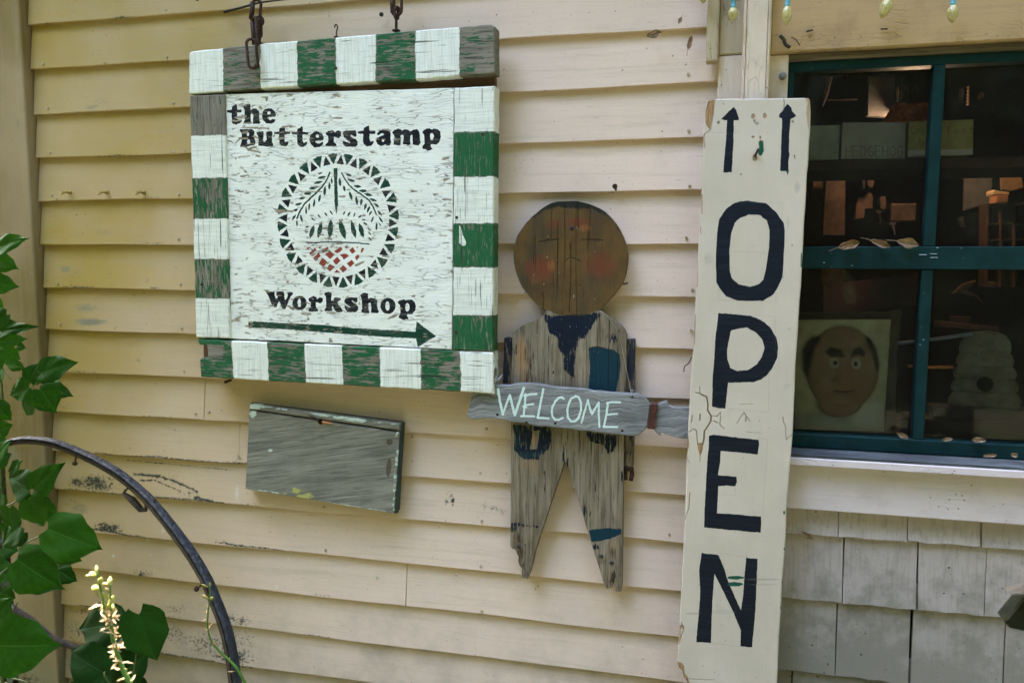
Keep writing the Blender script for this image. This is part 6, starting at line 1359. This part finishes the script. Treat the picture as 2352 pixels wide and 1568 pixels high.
VL = [(Z8, (-40, 150), (146, 68), 95, .20), (Z8, (-45, 215), (106, 272), 95, .18), (Z8, (-60, 360), (108, 385), 100, .2), (Z8, (5, 668), (198, 628), 66, .18), (Z8, (-20, 735), (152, 712), 70, .2), (Z8, (15, 775), (125, 848), 80, .22), (Z8, (-40, 800), (5, 905), 110, .24),
      (Z8, (262, 925), (452, 855), 128, .20), (Z8, (188, 985), (232, 857), 105, .17), (Z8, (185, 1012), (38, 1068), 112, .19), (Z8, (258, 1028), (338, 1184), 172, .23), (Z8, (192, 1098), (146, 1197), 92, .16), (Z8, (272, 1000), (442, 1068), 82, .15), (Z8, (-20, 1460), (52, 1338), 84, .25),
      (Z9, (190, 350), (25, 275), 150, .22), (Z9, (212, 352), (363, 200), 128, .24), (Z9, (182, 415), (258, 592), 160, .23), (Z9, (232, 410), (352, 522), 96, .17), (Z9, (130, 588), (-10, 690), 130, .2), (Z9, (58, 470), (62, 604), 130, .22), (Z9, (298, 600), (622, 732), 215, .27), (Z9, (110, 790), (373, 996), 230, .26),
      (Z9, (372, 728), (285, 785), 90, .18), (Z9, (375, 750), (502, 802), 96, .17), (Z9, (368, 858), (470, 932), 88, .2), (Z9, (-50, 1210), (55, 1030), 150, .3), (Z9, (-20, 1330), (348, 1342), 265, .33), (Z8, (40, 560), (-60, 640), 90, .12), (Z8, (-20, 1120), (60, 1230), 90, .14), (Z9, (20, 380), (-40, 500), 120, .12),
      (Z9, (150, 620), (60, 720), 90, .1), (Z8, (10, 900), (-50, 980), 100, .1), (Z9, (320, 690), (330, 790), 80, .12), (Z9, (0, 100), (-60, 20), 100, .2), (Z8, (110, 760), (160, 770), 40, .15), (Z8, (40, 850), (110, 858), 40, .15)]
for i, (f, a, b, w_, d) in enumerate(VL): put_leaf(vine, LMV, f, a, b, w_, d, i)
def stem(parent, f, pts, d, rad, nm='stem'): mk(nm, *tube(smooth_path([P(*f(*p), d) for p in pts], 5), rad, 6), M_stem, parent, None, True)
stem(vine, Z9, [(-60, 960), (0, 885), (100, 800), (150, 700), (275, 632), (325, 560), (322, 535)], .2, .0018); stem(vine, Z9, [(-40, 480), (90, 435), (180, 350), (230, 300)], .2, .0018)
stem(vine, Z8, [(-40, 860), (30, 920), (70, 968)], .18, .0015); stem(vine, Z8, [(60, 1040), (190, 1020), (262, 950), (262, 925)], .19, .0013); stem(vine, Z9, [(20, -20), (10, 300), (30, 700), (-10, 1100), (15, 1500), (10, 1900)], .08, .005)
stem(vine, Z8, [(15, 500), (5, 900), (30, 1300), (20, 1500)], .06, .003); stem(vine, Z9, [(-20, 1480), (60, 1530), (160, 1560), (220, 1620)], .3, .002); stem(vine, Z9, [(110, 1060), (60, 1180), (20, 1330), (-20, 1500)], .25, .0018)
shr = empty('broad_leaved_plant', P(240, 1650, .2), 'low plant with broad dark green leaves at the foot of the wall', 'plant')
SL = [(Z9, (758, 1195), (438, 1232), 215, .16), (Z9, (872, 1135), (962, 1428), 222, .22), (Z9, (648, 1500), (418, 1372), 205, .25), (Z9, (705, 1570), (915, 1362), 210, .14), (Z9, (662, 1610), (495, 1545), 120, .2), (Z9, (860, 1700), (760, 1480), 200, .1), (Z9, (560, 1700), (420, 1560), 180, .12), (Z9, (620, 1350), (700, 1480), 90, .05)]
for i, (f, a, b, w_, d) in enumerate(SL): put_leaf(shr, LMB, f, a, b, w_, d, 50+i)
stem(shr, Z9, [(740, 1750), (700, 1600), (640, 1500)], .2, .0022); stem(shr, Z9, [(780, 1750), (800, 1400), (760, 1240), (740, 1200)], .12, .0022); stem(shr, Z9, [(790, 1750), (850, 1420), (870, 1140)], .16, .002)
M_bark = plain('grey bark', (.06, .05, .045), .85, .2, 0, .5, 40, 1.5)
tag(mk('fallen_branch', *tube(smooth_path([P(*Z9(-60, 1040), .10), P(*Z9(60, 1095), .10), P(*Z9(200, 1180), .09), P(*Z9(330, 1290), .08), P(*Z9(480, 1345), .06), P(*Z9(700, 1440), .05)], 5), [.012-.00018*i for i in range(26)], 8), M_bark, None, None, True), 'thick grey bare branch slanting down behind the broad leaves', 'branch')
# dried flower stalks
def pod_mesh():
    V, F = lathe([(.0006, 0), (.0024, .003), (.0034, .008), (.0030, .013), (.0012, .017), (.0003, .019)], 6); me = bpy.data.meshes.new('seed_pod'); me.from_pydata([tuple(v) for v in V], [], F); me.shade_smooth(); return me
def petal_mesh():
    V = [(0, 0, 0), (.0016, .004, .0012), (.0022, .011, .0), (.0024, .018, .004), (-.0014, .010, .002), (-.0012, .004, 0), (.0003, .008, -.0018)]; F = [(0, 1, 6, 5), (1, 2, 3, 6), (6, 3, 4, 5)]
    me = bpy.data.meshes.new('dry_petal'); me.from_pydata(V, [], F); return me
def straw(name, c0, c1):
    m = Mat(name); n = m.noise(m.shifted(30), 60, 3); d = m.t.nodes.new('ShaderNodeBsdfTranslucent'); c = m.mix(m.ss(n, .35, .65), c0, c1); m.put(d.inputs[0], c)
    x = m.t.nodes.new('ShaderNodeMixShader'); x.inputs[0].default_value = .35; m.t.links.new(m.b.outputs[0], x.inputs[1]); m.t.links.new(d.outputs[0], x.inputs[2]); m.t.links.new(x.outputs[0], m.out.inputs[0]); m.done(c, .6, .3); return m.m
M_straw = straw('dry pinkish petals', (.38, .24, .11), (.55, .42, .25)); M_pod = straw('yellow green pod', (.28, .30, .06), (.36, .27, .10)); M_stalk = plain('bright green stalk', (.05, .12, .012), .5, .3)
PM, QM = pod_mesh(), petal_mesh(); PM.materials.append(M_pod); QM.materials.append(M_straw)
def stalk(label, lines, items, d, seed):
    root = empty('flower_stalk', P(*Z9(*lines[0][0][0]), d), label, 'flower', 'dried flower stalks'); r = random.Random(seed)
    for pts, r0, r1 in lines:
        q = smooth_path([P(*Z9(*p), d) for p in pts], 6); mk('stalk', *tube(q, [r0+(r1-r0)*i/(len(q)-1) for i in range(len(q))], 7), M_stalk, root, None, True)
    for (x, y, dx, dy, L, kind) in items:
        A = P(*Z9(x, y), d); B = P(*Z9(x+dx, y+dy), d+r.uniform(-.01, .012)); t = (B-A).normalized()
        me = PM if kind == 'p' else QM; ax = Vector((0, 0, 1)) if kind == 'p' else Vector((0, 1, 0))
        q = ax.rotation_difference(t).to_matrix() @ Matrix.Rotation(r.uniform(0, 6.28), 3, ax)
        o = bpy.data.objects.new('seed_pod' if kind == 'p' else 'dry_petal', me); col.objects.link(o); o.parent = root
        s_ = L/19*1.0; o.matrix_local = Matrix.Translation(A-world_loc(root)) @ q.to_4x4() @ Matrix.Diagonal((s_*r.uniform(.8, 1.5), s_*r.uniform(.8, 1.4), s_*r.uniform(.8, 1.2), 1))
    return root
r = random.Random(8)
def along(pts, t):
    n = len(pts)-1; i = min(int(t*n), n-1); u = t*n-i; a, b = pts[i], pts[i+1]; return a[0]+(b[0]-a[0])*u, a[1]+(b[1]-a[1])*u
m1 = [(830, 1600), (780, 1500), (740, 1400), (712, 1300), (690, 1180), (660, 1120), (645, 1020), (625, 950), (612, 880)]; m2 = [(735, 1390), (715, 1290), (700, 1180), (695, 1080), (690, 950)]
it = [(612, 885, -6, -45, 17, 'p'), (600, 885, -48, -12, 15, 'p'), (610, 890, -52, 2, 17, 'p'), (620, 940, 28, -60, 17, 'p'), (618, 985, -60, -35, 21, 'p'), (628, 1030, -30, -40, 14, 'p'), (678, 950, -48, -10, 15, 'p'), (690, 960, 2, -60, 19, 'p'), (685, 1040, -50, -45, 18, 'p'), (690, 1000, -30, -25, 12, 'p'), (690, 1080, 18, -50, 16, 'p'), (675, 1110, 20, -60, 20, 'p'), (705, 1140, 2, -55, 18, 'p'), (640, 1075, -70, 10, 22, 'q')]
for k in range(80):
    t = r.random()**.8*.70; x, y = along(m1 if k % 3 else m2, t if k % 3 else t*.9); L = r.uniform(34, 76); a = r.uniform(0, 6.28)
    it.append((x+r.uniform(-16, 16), y, math.cos(a)*L, math.sin(a)*L*.8, r.uniform(9, 18), 'q'))
stalk('sunlit dried flower stalk with curled pinkish petals rising before the broad leaves', [(m1, .0040, .0014), (m2, .0025, .0010)], it, .75, 1)
n1 = [(1620, 1680), (1540, 1568), (1490, 1480), (1440, 1425), (1380, 1370), (1330, 1310), (1302, 1220), (1305, 1130), (1315, 1040), (1318, 950)]
it = [(1318, 960, 0, -38, 15, 'p'), (1305, 965, -38, -15, 15, 'p'), (1310, 1040, -48, -28, 17, 'p'), (1320, 1045, 38, -40, 18, 'p'), (1308, 1105, -12, -40, 14, 'p')]
for k in range(17):
    x, y = along(n1, r.uniform(.38, .80)); a = r.uniform(0, 6.28); L = r.uniform(25, 50); it.append((x+r.uniform(-6, 6), y, math.cos(a)*L, math.sin(a)*L, r.uniform(9, 17), 'q'))
it.append((1480, 1490, -60, 10, 16, 'q')); it.append((1440, 1430, 0, -30, 12, 'q'))
stalk('thin half dried flower stalk bending over the lower end of the wheel rim', [(n1, .0034, .0012)], it, .34, 2)

# dark shrubbery beyond the house corner; planks added to keep sun off vines
def planks():
    fn = empty('plank_sunshade', (-2.3, .45, 0), 'dark weathered plank shed added beyond the house corner to keep sun off the vine', 'sunshade'); M_f = plain('black weathered sunshade wood', (.022, .017, .014), .9, .1, 0, .5, 20, 1)
    for i in range(9):
        x = -3.35+i*.165; boxx('plank', x, x+.155, .40+rnd.uniform(-.004, .004), .42, .02, 2.95+rnd.uniform(-.03, .03), M_f, fn, .003)
    for z in (.4, 1.7): boxx('sunshade_rail', -3.4, X0+.0, .425, .46, z, z+.09, M_f, fn)
planks()
M_dkleaf = leafy('shaded shrub leaves', (.012, .03, .008), (.02, .05, .012), .2)
r = random.Random(21); sp = [(Vector((r.uniform(-2.6, -1.90), r.uniform(.0, .36), r.uniform(.02, 1.15)**1.0)), r.uniform(.5, 1.1)) for _ in range(500)]
tag(leaf_stuff('shaded_shrub', sp, .05, M_dkleaf, 9), 'dense dark shrub in the shade beyond the house corner', 'shrub')
# weathered picket ends poking in at the right edge
M_pick = Mat('weathered picket'); k = wood_base(M_pick, 'x', (.05, .042, .03), (.11, .095, .07), (.012, .01, .008)); M_pick = M_pick.done(k, .8, .2)
M_moss = plain('mossy dark picket', (.014, .015, .008), .9, .1, 0, .4, 50, 1)
rw = empty('wooden_rack_end', P(2352, 1400, .5), 'weathered grey and mossy board ends jutting in from the right before the shingles', 'boards')
p_ = P(2352+330, 1400, .485); boxx('post', p_.x-.03, p_.x+.03, -.465, -.42, -.02, p_.z+.12, M_pick, rw, .003)
slab('board', xz([Z7(2200, 1035), (2352+420, 1250), (2352+420, 1340), Z7(2275, 1040)], .5), .5, .03, M_pick, rw, .003)
slab('board', xz([Z7(2155, 1190), Z7(2270, 1050), (2352+420, 1330), (2352+420, 1560), Z7(2260, 1250), Z7(2190, 1235)], .47), .47, .03, M_moss, rw, .003)

# unseen leafy bush added left of the viewer to dim and green that wall end
r = random.Random(33); shade_bush = empty('unseen_bush', (-2.9, -1.9, 0), 'tall leafy bush added out of view at the left to dim and green the wall', 'shrub')
sp = []
for k in range(32):
    c = Vector((-2.8+r.uniform(-.8, .6), -1.5+r.uniform(-1.0, .6), r.uniform(.5, 3.4)))
    for _ in range(190): sp.append((c+Vector((r.gauss(0, .28), r.gauss(0, .26), r.gauss(0, .26))), r.uniform(.6, 1.2)))
o = leaf_stuff('foliage', sp, .075, leafy('unseen bush leaves', (.07, .10, .02), (.13, .15, .03), .45), 12); o.parent = shade_bush; o.location = -shade_bush.location; tag(o, kind='stuff')
for k in range(5):
    a = Vector((-2.9+r.uniform(-.15, .15), -1.9+r.uniform(-.15, .15), 0)); b = a+Vector((r.uniform(-.5, .5), r.uniform(-.4, .4), r.uniform(1.8, 2.6)))
    mk('trunk', *tube(smooth_path([a, a.lerp(b, .5)+Vector((.08, .05, .05)), b], 5), [.035-.0022*i for i in range(11)], 8), M_bark, shade_bush, None, True)

# more vine leaves crowding the corner
for i, (f, a, b, w_, d) in enumerate([(Z8, (20, 640), (95, 600), 60, .12), (Z8, (60, 860), (150, 905), 60, .1), (Z8, (-10, 1290), (70, 1250), 80, .16), (Z9, (-20, 180), (60, 130), 90, .1), (Z9, (60, 250), (120, 170), 70, .08),
        (Z9, (20, 720), (110, 740), 90, .12), (Z9, (240, 560), (300, 500), 70, .1), (Z9, (-30, 860), (60, 900), 120, .16), (Z9, (10, 1000), (90, 1040), 80, .1), (Z8, (-50, 480), (20, 520), 70, .1), (Z9, (300, 480), (360, 560), 60, .09), (Z9, (20, 560), (90, 630), 80, .09)]):
    put_leaf(vine, LMV, f, a, b, w_, d, 200+i)
# dim tools and jars on the dark shelves at the back
r = random.Random(5); G5 = 'dim tools and jars at the back of the workshop'
for i in range(26):
    x = r.uniform(960, 2330); row = r.choice([(1120, 1480), (470, 700), (1600, 1900), (1120, 1500)]); y = r.uniform(*row); dep = r.uniform(.5, .95)
    if 1600 < y and x < 1820: continue
    w_ = r.uniform(12, 46); h_ = r.uniform(30, 110); mt = r.choice([M_w2, M_w3, M_w2, M_rail, M_w4])
    if i % 3 == 0: pts = [(x-w_/2, y), (x-w_/2, y-h_*.7), (x-w_*.28, y-h_*.8), (x-w_*.28, y-h_), (x+w_*.28, y-h_), (x+w_*.28, y-h_*.8), (x+w_/2, y-h_*.7), (x+w_/2, y)]
    elif i % 3 == 1: t_ = r.uniform(-20, 20); pts = [(x-5, y), (x-5+t_, y-h_), (x-w_/2+t_, y-h_-6), (x-w_/2+t_, y-h_-24), (x+w_/2+t_, y-h_-30), (x+w_/2+t_, y-h_-8), (x+6+t_, y-h_), (x+6, y)]
    else: pts = [(x+w_/2*math.cos(k*math.pi/6), y-h_/2+h_/2*math.sin(k*math.pi/6)) for k in range(12)]
    kd = ('jar', 'hammer', 'round disc')[i % 3]; pn = ('upper' if y < 1560 else 'lower')+(' left' if x < 1780 else ' right')
    slab_in(('jar', 'hammer', 'disc')[i % 3], pts, dep, .03, mt, f'dim {kd} shape at the dark back of the workshop behind the {pn} pane', ('jar', 'tool', 'disc')[i % 3], f'dim {kd} shapes behind the {pn} pane')
